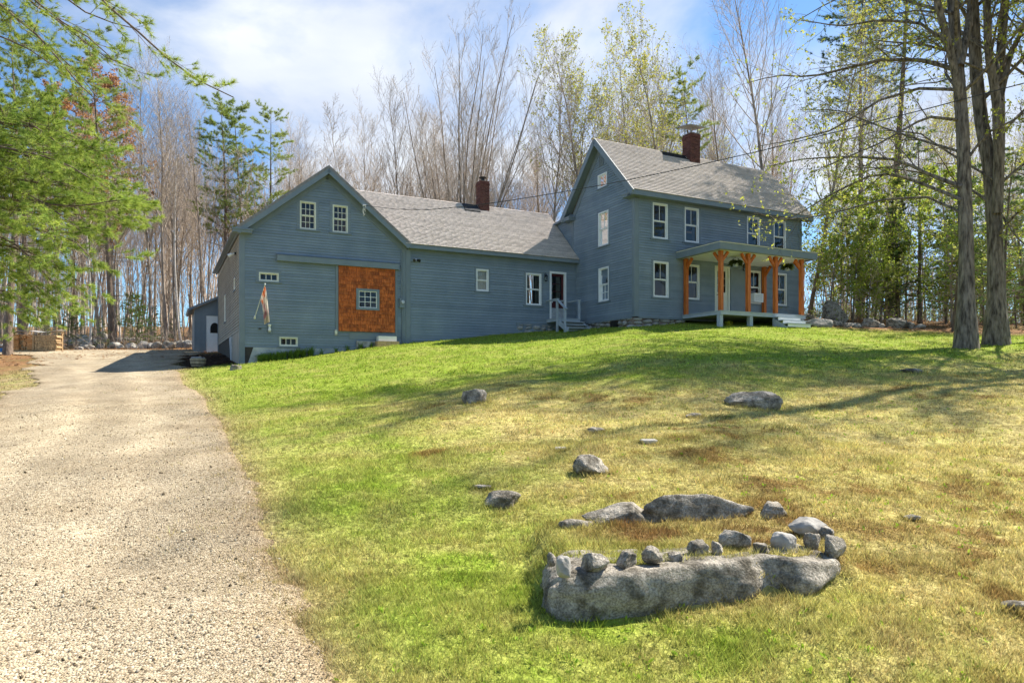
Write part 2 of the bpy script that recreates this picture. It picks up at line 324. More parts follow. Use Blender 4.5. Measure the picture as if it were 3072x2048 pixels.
def ground(X, Y, fine=True):
    X = np.asarray(X, float); Y = np.asarray(Y, float)
    t = X / np.maximum(Y, 6.0); s = np.interp(t, TS, SS)
    Yc = np.minimum(Y, 38.0)
    z = s * (Yc - 3.6) + np.clip(Y - 38, 0, 90) * np.interp(t, [-.5, .2], [.095, .075])
    if fine:
        z = z + (fbm(X * .35, Y * .35, 3, 3) - .5) * .26 * smooth(2, 7, Y) * (1 - smooth(26, 30, Y) * .7) + (fbm(X * 1.6, Y * 1.6, 9, 3) - .5) * .075 * (1 - smooth(20, 30, Y))
    m = bed_mask(X, Y); top = 0.36 + 0.05 * (fbm(X * 4, Y * 4, 33, 2) - .5)
    z = np.where(m > 0, np.maximum(z, z * (1 - m) + np.maximum(z, top) * m), z)
    return z
def gz(X, Y): return float(ground(np.array([X]), np.array([Y]))[0])
def on_ground(x, y):
    """photo pixel -> point of the land under it"""
    lo, hi = 2.5, 70.0; dxn, dzn = (x - 1536) / FPX, (HOR - y) / FPX
    Y = 2.5
    while Y < 70:
        if gz(dxn * Y, Y) > EYE + dzn * Y: break
        Y += 0.15 if Y < 12 else 0.4
    return (dxn * Y, Y, gz(dxn * Y, Y))
def px(x, y, Y): return ((x - 1536) / FPX * Y, Y, EYE + (HOR - y) / FPX * Y)
def in_drive(X, Y, pad=0.0):
    return (X < drive_r(Y) + pad) & (X > drive_l(Y) - pad) & (Y < 41.3)
def in_house(X, Y):
    u, v = toUV(X, Y)
    return ((u > 0) & (u < 10.5) & (v > 0) & (v < 9)) | ((u > -15.8) & (u < 0) & (v > 4.8) & (v < 18.2)) | ((u > 2.6) & (u < 7.9) & (v > -2.5) & (v <= 0))
def forest_mask(X, Y):
    """1 where the ground is leaf litter of the woods"""
    u, v = toUV(X, Y)
    n = (fbm(X * .3, Y * .3, 71, 3) - .5) * 3
    back = smooth(11, 14, v + n) * smooth(-30, -20, u)
    left = smooth(43, 46, Y + n) * (X < 0)
    lw = smooth(-1.5, 1.5, (-X - (18.5 + .28 * (Y - 25))) + n) * (X < -8)
    right = smooth(-1, 1, (X - 13 + n) - 0.2 * (34 - Y)) * smooth(29, 33, Y + .30 * (X - 13) + n) * (X > 8)
    return np.clip(np.maximum.reduce([back, left, lw * smooth(14, 22, Y), right]), 0, 1)
G_GREEN, G_DEEP, G_STRAW, G_BROWN, G_LIT, G_SOIL = [np.array(c) for c in ((.29, .375, .045), (.17, .245, .030), (.50, .42, .165), (.23, .115, .045), (.30, .17, .085), (.05, .03, .02))]
def lawn_color(X, Y):
    X = np.asarray(X, float); Y = np.asarray(Y, float)
    n1, n2, n3 = fbm(X * .28, Y * .28, 11), fbm(X * .9, Y * .9, 23), fbm(X * 3.1, Y * 3.1, 37)
    edge = X - np.interp(Y, DR_Y, DR_R)
    g = smooth(-2.6, 2.6, Y - (14.2 + .30 * X) + (n1 - .5) * 7)
    g = np.maximum(g, (1 - smooth(1.6, 4.2, edge + (n2 - .5) * 2.5)) * .68)
    g = np.maximum(g, .8 * (1 - smooth(0.45, 1.0, ((X - .55) / 1.3) ** 2 + ((Y - 3.95) / .45) ** 2 + (n2 - .5))))
    g = np.clip(g * .86 + (n3 - .5) * 1.15 + (n2 - .5) * .7 + .09, 0, 1)
    green = G_GREEN[None] * (1 - n3[..., None] * .45) + G_DEEP[None] * (n3[..., None] * .45)
    straw = G_STRAW[None] * (.75 + .5 * n3[..., None])
    c = straw * (1 - g[..., None]) + green * g[..., None]
    b = smooth(.55, .66, n2 * .42 + n3 * .58 + .05 * (1 - g) - .14 * g - .02 + .045 * (1 - smooth(5.5, 9, Y)) * smooth(.6, 2.2, X))
    c = c * (1 - .75 * b[..., None]) + G_BROWN[None] * .75 * b[..., None]
    fr = np.exp(-np.maximum(X - drive_r(Y), 0) / (.16 + .02 * np.maximum(Y, 0))) * (.55 + .9 * (n3 - .3)); fr = np.clip(fr, 0, 1) * (Y < 30)
    c = c * (1 - fr[..., None]) + np.array((.40, .30, .18)) * fr[..., None]
    f = forest_mask(X, Y)
    lit = G_LIT[None] * (.55 + .8 * n3[..., None])
    mossy = smooth(.55, .7, n2)[..., None] * .5
    lit = lit * (1 - mossy) + np.array((.16, .17, .045)) * mossy
    c = c * (1 - f[..., None]) + lit * f[..., None]
    # mulch at the barn's left foot, bare earth in the bed
    u, v = toUV(X, Y)
    so = smooth(-18.6, -17.6, u) * (1 - smooth(-15.6, -15.2, u)) * smooth(4.6, 5.6, v + (n2 - .5) * 2) * (1 - smooth(15, 17, v))
    c = c * (1 - so[..., None]) + G_SOIL[None] * so[..., None]
    bm = bed_mask(X, Y) * smooth(.45, .62, n2 * .5 + n3 * .5)
    c = c * (1 - .55 * bm[..., None]) + np.array((.17, .085, .04)) * .55 * bm[..., None]
    return c
def build_land():
    rows = np.concatenate([np.linspace(-8, 2.4, 22), 2.5 * (60 / 2.5) ** np.linspace(0, 1, 300), np.linspace(62, 130, 30), [180, 260, 400, 700, 1200, 2500]])
    tt = np.concatenate([[-30, -12, -6, -3.4, -2.4], np.linspace(-1.7, 1.7, 270), [2.4, 3.4, 6, 12, 30]])
    Y, T = np.meshgrid(rows, tt, indexing='ij'); X = T * (np.maximum(Y, 0) * .62 + 4.2)
    Z = ground(X, Y)
    V = np.stack([X, Y, Z], -1).reshape(-1, 3); C = lawn_color(X, Y).reshape(-1, 3)
    n, m = X.shape; i = np.arange(n - 1)[:, None] * m + np.arange(m - 1)[None]
    F = np.stack([i, i + 1, i + m + 1, i + m], -1).reshape(-1, 4)
    link(bpy.data.objects.new('ground', mesh_np('ground', V, [F], 'lawn_ground', C, True)), kind='structure')
    Yr = np.concatenate([np.linspace(-6, 2, 18), 2.05 * (41 / 2.05) ** np.linspace(0, 1, 420)]); q = np.linspace(0, 1, 60)
    Yg, Q = np.meshgrid(Yr, q, indexing='ij')
    l, r = drive_l(Yr), drive_r(Yr)
    Xg = l[:, None] * (1 - Q) + r[:, None] * Q; Zg = ground(Xg, Yg) + .012 + .0012 * np.maximum(Yg, 0) - .02 * (np.abs(Q - .5) > .495)
    V = np.stack([Xg, Yg, Zg], -1).reshape(-1, 3); n, m = Xg.shape; i = np.arange(n - 1)[:, None] * m + np.arange(m - 1)[None]
    F = np.stack([i, i + 1, i + m + 1, i + m], -1).reshape(-1, 4)
    tr = np.exp(-((Q - .36) / .07) ** 2) + np.exp(-((Q - .70) / .07) ** 2); nn = fbm(Xg * .7, Yg * .35, 81, 4); n4 = fbm(Xg * 2.4, Yg * 2.4, 83, 3)
    k = (.86 + .20 * tr * (.5 + nn) + .34 * (nn - .5) + .22 * (n4 - .5))[..., None]; br = (np.exp(-(1 - Q) / .05) + np.exp(-Q / .05))[..., None] * .5
    C = (k * np.array((1.02, 1.0, .97)) * (1 - br) + k * np.array((.80, .66, .48)) * br).reshape(-1, 3)
    link(bpy.data.objects.new('driveway', mesh_np('driveway', V, [F], 'gravel', C, True)), kind='structure')
build_land()

# ------------------------------------------------------------------ buildings
VW = 4.83                                   # front plane of wing and barn in house frame
class Wall:
    def __init__(s, o, d, n, outline, root):
        s.o, s.d, s.n, s.outline, s.root, s.open = o, d, n, outline, root, []
        s.org = root['org'] if root is not None else (0, 0, 0)
    def P(s, a, z, off=0.0): return (s.o[0] + s.d[0] * a + s.n[0] * off, s.o[1] + s.d[1] * a + s.n[1] * off, z)
    def ext(s, z):
        zs = [k[0] for k in s.outline]
        return float(np.interp(z, zs, [k[1] for k in s.outline])), float(np.interp(z, zs, [k[2] for k in s.outline]))
    def spans(s, z0, z1):
        br = sorted({z0, z1} | {k[0] for k in s.outline if z0 < k[0] < z1} | {z for op in s.open for z in op[2:4] if z0 < z < z1})
        res = []
        for a, b in zip(br[:-1], br[1:]):
            (l0, r0), (l1, r1) = s.ext(a + 1e-5), s.ext(b - 1e-5); mid = (a + b) / 2
            cuts = sorted([op for op in s.open if op[2] <= mid <= op[3]])
            cur = (l0, l1)
            for op in cuts:
                if op[0] > max(cur): res.append((a, b, cur[0], cur[1], op[0], op[0]))
                cur = (max(op[1], min(cur)), max(op[1], min(cur)))
            if max(r0, r1) > min(cur): res.append((a, b, cur[0], cur[1], r0, r1))
        return res
    def box(s, mb, a0, a1, z0, z1, o0, o1):
        return mb.quad8([s.P(a0, z0, o0), s.P(a1, z0, o0), s.P(a1, z0, o1), s.P(a0, z0, o1), s.P(a0, z1, o0), s.P(a1, z1, o0), s.P(a1, z1, o1), s.P(a0, z1, o1)])
    def part(s, mb, name, m, parent=None, **kw): return mb.build(name, m, parent or s.root, origin=s.org, **kw)
    def sheet(s, m='interior'):
        mb = MB(); zs = [k[0] for k in s.outline]
        for a, b, l0, l1, r0, r1 in s.spans(zs[0], zs[-1]):
            mb.face([s.P(l0, a), s.P(r0, a), s.P(r1, b), s.P(l1, b)])
        s.wall = s.part(mb, 'wall', m); return s.wall
    def clapboards(s, z0, z1, ex=0.116, rng=random.Random(4), m='siding'):
        z = z0
        while z < z1 - 0.01:
            t = min(z + ex, z1); jit = rng.uniform(-.003, .003)
            boards = []                                          # spans of this course that touch form one board
            for sp in s.spans(z, t):
                hit = [g for g in boards if any(sp[2] < q[4] - .001 and q[2] < sp[4] - .001 for q in g)]
                new = [sp] + [q for g in hit for q in g]; boards = [g for g in boards if g not in hit] + [new]
            for grp in boards:
              mb = MB()
              for a, b, l0, l1, r0, r1 in grp:
                fa, fb = (a - z) / ex, (b - z) / ex
                oa, ob = .034 - .028 * fa + jit, .034 - .028 * fb + jit
                mb.face([s.P(l0, a, oa), s.P(r0, a, oa), s.P(r1, b, ob), s.P(l1, b, ob)])
                if a == z: mb.face([s.P(l0, a, 0), s.P(r0, a, 0), s.P(r0, a, oa), s.P(l0, a, oa)])
                mb.face([s.P(l0, a, 0), s.P(l0, a, oa), s.P(l1, b, ob), s.P(l1, b, 0)]); mb.face([s.P(r0, a, 0), s.P(r0, a, oa), s.P(r1, b, ob), s.P(r1, b, 0)])
              if mb.v: s.part(mb, 'clapboard', m, s.wall)
            z = t
    def window(s, a0, a1, z0, z1, up=(2, 1), lo=(1, 1), fw=.06, casing=.11, curtain=True, white='white', sill=True, single=False, bar=.022):
        """double-hung window: white frame, sashes with muntins, a glass pane each, blue casing and sill"""
        s.open.append((a0, a1, z0, z1))
        def make():
            f = MB()
            for (p, q, r, t) in ((a0, a1, z1 - fw, z1), (a0, a1, z0, z0 + fw), (a0, a0 + fw, z0 + fw, z1 - fw), (a1 - fw, a1, z0 + fw, z1 - fw)): s.box(f, p, q, r, t, -.10, .034)
            w = s.part(f, 'window', white)
            c = MB(); k = casing
            s.box(c, a0 - k, a1 + k, z1 + .002, z1 + k, .0, .030); s.box(c, a0 - k, a0 - .002, z0, z1 + .002, .0, .030); s.box(c, a1 + .002, a1 + k, z0, z1 + .002, .0, .030)
            s.part(c, 'casing', 'trim', w)
            b = MB(); s.box(b, a0 - k - .03, a1 + k + .03, z0 - .055, z0 - .002, .0, .070)
            if not sill: s.box(b, a0 - k, a1 + k, z0 - k, z0 - .055, .0, .03)
            s.part(b, 'sill', 'trim', w)
            ia, ib, ja, jb = a0 + fw, a1 - fw, z0 + fw, z1 - fw; mid = (ja + jb) / 2
            halves = [(ja, jb, up, -.04)] if single else [(mid, jb, up, -.035), (ja, mid, lo, -.06)]
            for (y0, y1, (nc, nr), off) in halves:
                sm = MB(); rail = .035
                for (p, q, r, t) in ((ia, ib, y1 - rail, y1), (ia, ib, y0, y0 + rail), (ia, ia + .03, y0 + rail, y1 - rail), (ib - .03, ib, y0 + rail, y1 - rail)): s.box(sm, p, q, r, t, off - .015, off + .015)
                s.part(sm, 'sash', white, w)
                g0, g1, h0, h1 = ia + .03, ib - .03, y0 + rail, y1 - rail
                for i in range(1, nc):
                    m = MB(); x = g0 + (g1 - g0) * i / nc; s.box(m, x - bar / 2, x + bar / 2, h0, h1, off - .012, off + .012); s.part(m, 'muntin', white, w)
                for j in range(1, nr):
                    m = MB(); y = h0 + (h1 - h0) * j / nr; s.box(m, g0, g1, y - bar / 2, y + bar / 2, off - .010, off + .010); s.part(m, 'muntin', white, w)
                for i in range(nc):
                    for j in range(nr):
                        x0, x1 = g0 + (g1 - g0) * i / nc, g0 + (g1 - g0) * (i + 1) / nc; y0_, y1_ = h0 + (h1 - h0) * j / nr, h0 + (h1 - h0) * (j + 1) / nr
                        m = MB(); tw = random.uniform(-.003, .003)
                        m.face([s.P(x0, y0_, off - tw), s.P(x1, y0_, off + tw), s.P(x1, y1_, off + tw), s.P(x0, y1_, off - tw)]); s.part(m, 'pane', 'glass', w)
            if curtain:
                for side in (0, 1):
                    m = MB(); wdt = (ib - ia) * random.uniform(.16, .30); x = ia if side == 0 else ib - wdt; K = 16; pts = []
                    for i in range(K + 1): pts.append((x + wdt * i / K, -.17 + .025 * math.sin(i * 1.9 + side)))
                    for i in range(K): m.face([s.P(pts[i][0], ja, pts[i][1]), s.P(pts[i + 1][0], ja, pts[i + 1][1]), s.P(pts[i + 1][0], jb, pts[i + 1][1]), s.P(pts[i][0], jb, pts[i][1])])
                    s.part(m, 'curtain', 'curtain', w)
            return w
        s.pending = getattr(s, 'pending', []) + [make]
    def finish(s): return [m() for m in getattr(s, 'pending', [])]
    def board(s, a0, a1, z0, z1, o1=.036, name='corner_board', m='trim', o0=0.0, parent=None):
        mb = MB(); s.box(mb, a0, a1, z0, z1, o0, o1); return s.part(mb, name, m, parent)
def building(name, u, v, z, label, cat):
    r = empty(name, HP(u, v, z), AL, label, cat); r['org'] = (u, v, z); return r
def slab(root, P, thick, m='roofing', name='roof', parent=None):
    """roof slab from four top points (house frame), thickened downwards"""
    P = [Vector(p) for p in P]; n = (P[1] - P[0]).cross(P[3] - P[0]).normalized()
    if n.z < 0: n = -n
    mb = MB(); mb.quad8([p - n * thick for p in P] + P); return mb.build(name, m, parent or root, origin=root['org'])
def shingle_courses(root, roof, e0, e1, r0, r1, exposure, rng, clip=None, dark=None, lift=.004):
    """one object per course of tabs on the plane e0-e1 (eave) to r0-r1 (ridge)"""
    e0, e1, r0, r1 = map(Vector, (e0, e1, r0, r1)); L = (r0 - e0).length; n = ((e1 - e0).cross(r0 - e0)).normalized()
    if n.z < 0: n = -n
    k = 0; y = 0.0
    while y < L - .02:
        y1 = min(y + exposure * 1.12, L); A, B = e0.lerp(r0, y / L), e1.lerp(r1, y / L); A2, B2 = e0.lerp(r0, y1 / L), e1.lerp(r1, y1 / L)
        W = (B - A).length; x = -rng.uniform(0, .3); V, F, C = [], [], []
        lo = clip(y / L) if clip else 0.0; ct = rng.uniform(.86, 1.05)
        while x < W:
            w = .305 if rng.random() < .8 else .2; a, b = max(x, lo), min(x + w - .002, W); x += w
            if b <= a + .01: continue
            jy = rng.uniform(-.003, .003); th = .026 + rng.uniform(0, .005)
            d = (r0 - e0).normalized() * jy
            pa, pb = A.lerp(B, a / W) + d + n * (lift + th), A.lerp(B, b / W) + d + n * (lift + th)
            qa, qb = A2.lerp(B2, a / W) + n * lift, A2.lerp(B2, b / W) + n * lift
            ba, bb = pa - n * (th + lift), pb - n * (th + lift); i = len(V)
            V += [pa, pb, qb, qa, ba, bb]; F += [[i, i + 1, i + 2, i + 3], [i + 4, i + 5, i + 1, i]]
            t = rng.uniform(.90, 1.06); t *= ct; c = (.60 * t, .545 * t, .50 * t) if rng.random() < .93 else (.52 * t, .47 * t, .43 * t)
            if dark and dark((a + b) / 2, y): c = (.035, .036, .040)
            C += [c] * 6
        if V:
            o = root['org']; me = mesh_np('shingle_course', [(p[0] - o[0], p[1] - o[1], p[2] - o[2]) for p in V], [np.array(F)], 'shingles', np.array(C))
            link(bpy.data.objects.new('shingle_course', me), roof)
        y += exposure; k += 1
def chimney(root, parent, cu, cv, w, d, z0, z1, cap, corbel=2):
    """core of mortar with a separate mesh object for every brick"""
    mb = MB(); mb.box((cu - w / 2 + .012, cv - d / 2 + .012, z0), (cu + w / 2 - .012, cv + d / 2 - .012, z1 - .01)); ch = mb.build('chimney', 'mortar', parent, origin=root['org'])
    bl, bh, bd = .20, .060, .095; org = Vector(root['org'])
    base = MB().box((-.5, -.5, 0), (.5, .5, 1)).mesh('brick', 'brick')
    z = z0; k = 0; n = int((z1 - z0) / .071)
    for k in range(n):
        z = z0 + k * .071; g = .018 if k >= n - corbel - 1 and k < n - 1 else 0.0
        for side in range(4):
            ln = (w if side % 2 == 0 else d) + 2 * g; m = max(2, int(round((ln - (bd if side % 2 else 0)) / bl))); off = (.5 if k % 2 else 0)
            x0, x1 = -ln / 2, ln / 2
            edges = [x0] + [x0 + (i + off) * ln / m for i in range(0 if off else 1, m)] + [x1]
            edges = sorted(set(round(e, 4) for e in edges))
            for a, b in zip(edges[:-1], edges[1:]):
                if side in (2,): continue                     # far side stays plain
                o = bpy.data.objects.new('brick', base); c = (a + b) / 2; s = b - a - .010
                if side == 0: o.location = (cu + c, cv - d / 2 - g + bd / 2, z)
                elif side == 2: o.location = (cu + c, cv + d / 2 + g - bd / 2, z)
                elif side == 1: o.location = (cu + w / 2 + g - bd / 2 + .002, cv + c, z)
                else: o.location = (cu - w / 2 - g + bd / 2 - .002, cv + c, z)
                o.location = Vector(o.location) - org
                o.scale = (s, bd, bh) if side % 2 == 0 else (bd, s, bh); link(o, ch)
    return ch

GU = gz
# ---------------- farmhouse
house = building('farmhouse', 0, 0, 3.9, 'two storey blue grey clapboard farmhouse with orange post porch and steep gable', 'house')
UL = 10.43; GB = 5.2
gf = Wall((0, 0), (1, 0), (0, -1), [(4.36, 0, UL), (9.78, 0, UL)], house)
for a in ((.97, 1.81), (2.80, 3.64), (6.67, 7.51), (8.45, 9.29)): gf.window(*a, 7.93, 9.52)
gf.window(1.01, 1.86, 5.31, 6.92); gf.window(2.82, 3.67, 5.31, 6.92); gf.window(8.50, 9.35, 5.31, 6.92)
gf.window(6.74, 7.58, 5.31, 6.92, up=(2, 1), lo=(1, 1), curtain=False)
gf.open.append((4.62, 5.55, 4.58, 6.98)); gf.sheet(); gf.clapboards(4.43, 9.62); gf.finish()
gg = Wall((0, 0), (0, 1), (-1, 0), [(4.36, 0, GB), (9.78, 0, GB), (12.80, GB / 2 - .02, GB / 2 + .02)], house)
gg.window(1.96, 2.80, 7.92, 9.53); gg.window(1.94, 2.78, 5.30, 6.90, up=(1, 1), lo=(2, 2)); gg.window(2.08, 2.84, 10.68, 11.33, up=(2, 1), single=True, casing=.07, curtain=False)
gg.sheet(); gg.clapboards(4.40, 12.7); gg.finish()
Wall((UL, 0), (0, 1), (1, 0), [(4.36, 0, GB), (9.78, 0, GB), (12.80, GB / 2 - .02, GB / 2 + .02)], house).sheet('siding')
Wall((0, GB), (1, 0), (0, 1), [(4.36, 0, UL), (9.78, 0, UL)], house).sheet('siding')
sh = Wall((0.02, 0), (0, 1), (-1, 0), [(4.36, GB, 9.4), (9.55, GB, 9.4), (9.86, GB, GB + .02)], house); sh.sheet(); sh.clapboards(7.4, 9.8)
Wall((0, 9.4), (1, 0), (0, 1), [(4.2, 0, UL), (9.5, 0, UL)], house).sheet('siding')
slab(house, [(-.18, GB - .1, 9.97), (UL + .2, GB - .1, 9.97), (UL + .2, 9.7, 9.60), (-.18, 9.7, 9.60)], .10, 'trim', 'shed_roof')
# corner boards, frieze, cornice, rakes
gf.board(0, .20, 4.40, 9.6); gg.board(-.037, .16, 4.40, 9.6); gf.board(UL - .2, UL, 4.40, 9.6); gg.board(GB - .16, GB + .02, 4.40, 9.7, .045)
gf.board(.2, UL - .2, 9.60, 9.78, .032, 'frieze'); gf.board(.2, UL - .2, 4.34, 4.45, .045, 'water_table'); gg.board(0.16, GB - .16, 4.34, 4.45, .045, 'water_table')
EZ, PZ, EV = 9.88, 12.97, .38
mb = MB(); mb.box((-.40, -EV + .02, 9.64), (UL + .4, .0, 9.70)); mb.box((-.42, -EV - .02, 9.64), (UL + .42, -EV + .02, 9.84)); mb.build('cornice', 'trim', house, origin=house['org'])
front_roof = slab(house, [(-.42, -EV, EZ), (UL + .42, -EV, EZ), (UL + .42, GB / 2, PZ), (-.42, GB / 2, PZ)], .12)
slab(house, [(-.42, GB + EV, EZ), (UL + .42, GB + EV, EZ), (UL + .42, GB / 2, PZ), (-.42, GB / 2, PZ)], .12)
mrng = random.Random(8)
shingle_courses(house, front_roof, (-.45, -EV - .02, EZ - .02), (UL + .45, -EV - .02, EZ - .02), (-.45, GB / 2, PZ + .005), (UL + .45, GB / 2, PZ + .005), .14, mrng, dark=lambda x, y: 4.0 < x < 5.6 and y > 3.85)
for sgn in (-1, 1):
    mb = MB(); m2 = MB(); u0 = -.40
    a = (u0, GB / 2 + sgn * (GB / 2 + EV), EZ - .15); b = (u0, GB / 2, PZ - .13)
    mb.beam(a, b, .05, .26, up=(1, 0, 0) if False else (0, 0, 1)); mb.build('rake_board', 'trim', house, origin=house['org'])
    a = (-.2, GB / 2 + sgn * (GB / 2 + EV), EZ - .16); b = (-.2, GB / 2, PZ - .17)
    m2.beam(a, b, .40, .03); m2.build('soffit', 'trim', house, origin=house['org'])
    m3 = MB(); m3.beam((-.02, GB / 2 + sgn * (GB / 2 + .02), 9.62), (-.02, GB / 2, 12.66), .05, .24); m3.build('frieze', 'trim', house, origin=house['org'])
for v0, v1 in ((-.36, .42), (GB - .34, GB + .44)):
    mb = MB(); mb.box((-.40, v0, 9.63), (-.03, v1, 9.74)); mb.box((-.42, v0 - .02, 9.74), (-.03, v1 + .03, 9.80)); mb.build('eave_return', 'trim', house, origin=house['org'])
# gable vent
mb = MB()
for i in range(6): gg.box(mb, 2.42, 2.70, 11.74 + i * .068, 11.74 + i * .068 + .03, .02, .06)
gg.box(mb, 2.38, 2.42, 11.70, 12.16, .0, .05); gg.box(mb, 2.70, 2.74, 11.70, 12.16, 0, .05); gg.box(mb, 2.42, 2.70, 11.72, 12.14, .0, .027); mb.build('vent', 'trim', house, origin=house['org'])
chm = chimney(house, front_roof, 5.37, 2.45, .62, .62, 12.5, 14.05, None)
mb = MB(); c0 = (5.37, 2.45)
mb.quad8([(c0[0] - .52, c0[1] - .52, 14.30), (c0[0] + .52, c0[1] - .52, 14.30), (c0[0] + .52, c0[1] + .52, 14.48), (c0[0] - .52, c0[1] + .52, 14.48)] + [(c0[0] - .52, c0[1] - .52, 14.33), (c0[0] + .52, c0[1] - .52, 14.33), (c0[0] + .52, c0[1] + .52, 14.51), (c0[0] - .52, c0[1] + .52, 14.51)])
for a in (-.22, .22):
    for b in (-.22, .22): mb.box((c0[0] + a - .02, c0[1] + b - .02, 14.0), (c0[0] + a + .02, c0[1] + b + .02, 14.37 if b > 0 else 14.33))
mb.build('chimney_cap', 'tin', chm, origin=house['org'])
# porch
PD, PU0, PU1, PZT = 2.45, 2.66, 7.82, 4.57
mb = MB(); mb.box((PU0, -PD, PZT - .17), (PU1, -.03, PZT - .03)); porch = mb.build('porch', 'deckgrey', house, origin=house['org'])
for i in range(17):
    mb = MB(); v0 = -PD - .03 + i * (PD / 17); mb.box((PU0 - .03, v0 + .004, PZT - .029), (PU1 + .03, v0 + PD / 17 - .004, PZT)); mb.build('deck_board', 'deckgrey', porch, origin=house['org'])
posts = [(2.78, -2.33), (4.36, -2.33), (6.02, -2.33), (7.68, -2.33), (2.78, -.14), (7.68, -.14)]
for (u, v) in posts:
    mb = MB(); h = .08; mb.quad8([(u - h, v - h, PZT), (u + h, v - h, PZT), (u + h, v + h, PZT), (u - h, v + h, PZT), (u - h, v - h, 7.12), (u + h, v - h, 7.12), (u + h, v + h, 7.12), (u - h, v + h, 7.12)])
    mb.build('post', 'orangewood', porch, origin=house['org'])
    dirs = []
    if v < -1: dirs = [d for d in (-1, 1) if PU0 < u + d * .5 < PU1]; dirs = [(d, 0) for d in dirs]
    if u in (2.78, 7.68): dirs.append((0, 1 if v < -1 else -1))
    for (du, dv) in dirs:
        m = MB(); m.beam((u + du * .06, v + dv * .06, 6.70), (u + du * .40, v + dv * .40, 7.10), .09, .11, up=(dv, du, .3) if False else (0, 0, 1)); m.build('brace', 'orangewood', porch, origin=house['org'])
mb = MB(); mb.box((PU0 - .22, -PD - .20, 7.13), (PU1 + .22, -.04, 7.155)); mb.build('porch_ceiling', 'white', porch, origin=house['org'])
mb = MB(); f0, f1, fv = PU0 - .36, PU1 + .36, -PD - .34
mb.box((f0, fv, 7.10), (f1, fv + .05, 7.38)); mb.box((f0, fv + .05, 7.10), (f0 + .05, -.03, 7.38)); mb.box((f1 - .05, fv + .05, 7.10), (f1, -.03, 7.38)); mb.box((f0 + .05, fv + .05, 7.10), (f1 - .05, -PD - .15, 7.125)); mb.box((f0 + .05, -PD - .15, 7.10), (PU0 - .15, -.03, 7.125)); mb.box((PU1 + .15, -PD - .15, 7.10), (f1 - .05, -.03, 7.125))
mb.build('porch_fascia', 'trim', porch, origin=house['org'])
mb = MB(); mb.box((f0 - .02, fv - .02, 7.381), (f1 + .02, fv + .06, 7.415)); mb.box((f0 - .02, fv + .06, 7.381), (f0 + .06, -.03, 7.415)); mb.build('drip_edge', 'drip', porch, origin=house['org'])
mb = MB(); zt, zb, iu = 7.80, 7.42, 1.5
A, B, Cc, Dd = (f0 - .05, fv - .05, zb), (f1 + .05, fv - .05, zb), (f1 - iu, -.03, zt), (f0 + iu, -.03, zt)
mb.face([A, B, Cc, Dd]); mb.face([A, Dd, (f0 - .05, -.03, zb)]); mb.face([B, (f1 + .05, -.03, zb), Cc]); mb.face([A, B, (f1 + .05, -.03, zb), (f0 - .05, -.03, zb)])
mb.build('porch_roof', 'darkroof', porch, origin=house['org'])
for (u, v) in ((2.76, -2.3), (4.5, -2.3), (6.05, -2.3), (7.7, -2.3)):
    zg = float(ground(*[np.array([c]) for c in HP(u, v)[:2]])[0]); mb = MB(); mb.box((u - .09, v - .09, zg - .2), (u + .09, v + .09, PZT - .171)); mb.build('pier', 'deckgrey', porch, origin=house['org'])
zg = float(ground(*[np.array([c]) for c in HP(6.6, -3.2)[:2]])[0])
for i in range(3):
    zt = PZT - .16 * (i + 1); v1 = -PD - .04 - .27 * i
    mb = MB(); mb.box((5.72, v1 - .28, zt - .04), (7.18, v1 - .002 if i else v1, zt)); mb.build('step', 'deckgrey', porch, origin=house['org'])
    mb = MB(); mb.box((5.75, v1 - .25, zt - .165), (7.15, v1 - .22, zt - .042)); mb.build('riser', 'white', porch, origin=house['org'])
for u in (5.73, 7.17):
    mb = MB(); mb.quad8([(u - .02, -PD - .03, zg - .1), (u + .02, -PD - .03, zg - .1), (u + .02, -PD - .80, zg - .1), (u - .02, -PD - .80, zg - .1), (u - .02, -PD - .03, PZT - .21), (u + .02, -PD - .03, PZT - .21), (u + .02, -PD - .80, zg + .04), (u - .02, -PD - .80, zg + .04)]); mb.build('stringer', 'deckgrey', porch, origin=house['org'])
# front door and panels
mb = MB(); w = gf
for (p, q, r, t) in ((4.62, 5.55, 6.90, 6.98), (4.62, 4.70, 4.58, 6.90), (5.47, 5.55, 4.58, 6.90)): w.box(mb, p, q, r, t, -.08, .04)
fd = w.part(mb, 'door', 'cream')
mb = MB(); w.box(mb, 4.70, 5.47, 4.58, 5.75, -.07, -.03); w.box(mb, 4.70, 4.83, 5.75, 6.9, -.07, -.03); w.box(mb, 5.34, 5.47, 5.75, 6.9, -.07, -.03); w.box(mb, 4.83, 5.34, 6.75, 6.9, -.07, -.03); w.part(mb, 'door_leaf', 'cream', fd)
for i in range(2):
    for j in range(3):
        mb = MB(); a, b = 4.83 + i * .255, 4.83 + (i + 1) * .255; z0, z1 = 5.75 + j * .3333, 5.75 + (j + 1) * .3333
        mb.face([w.P(a, z0, -.05), w.P(b, z0, -.05), w.P(b, z1, -.05), w.P(a, z1, -.05)]); w.part(mb, 'pane', 'glass', fd)
mb = MB(); w.box(mb, 5.075, 5.095, 5.75, 6.75, -.055, -.035)
for j in (1, 2): w.box(mb, 4.83, 5.34, 5.74 + j * .3333, 5.765 + j * .3333, -.056, -.036)
w.part(mb, 'muntin', 'cream', fd)
mb = MB(); mb.tube([w.P(4.79, 5.62, -.03), w.P(4.79, 5.62, .03), w.P(4.79, 5.62, .055)], [.012, .012, .03], 8); w.part(mb, 'handle', 'blackmetal', fd)
gf.board(5.60, 6.52, 4.60, 6.90, .055, 'flat_panel', 'deckgrey', .026).data.materials[0] = MATS['trim']
gf.board(6.66, 7.60, 4.62, 5.22, .05, 'flat_panel', 'trim', .026)
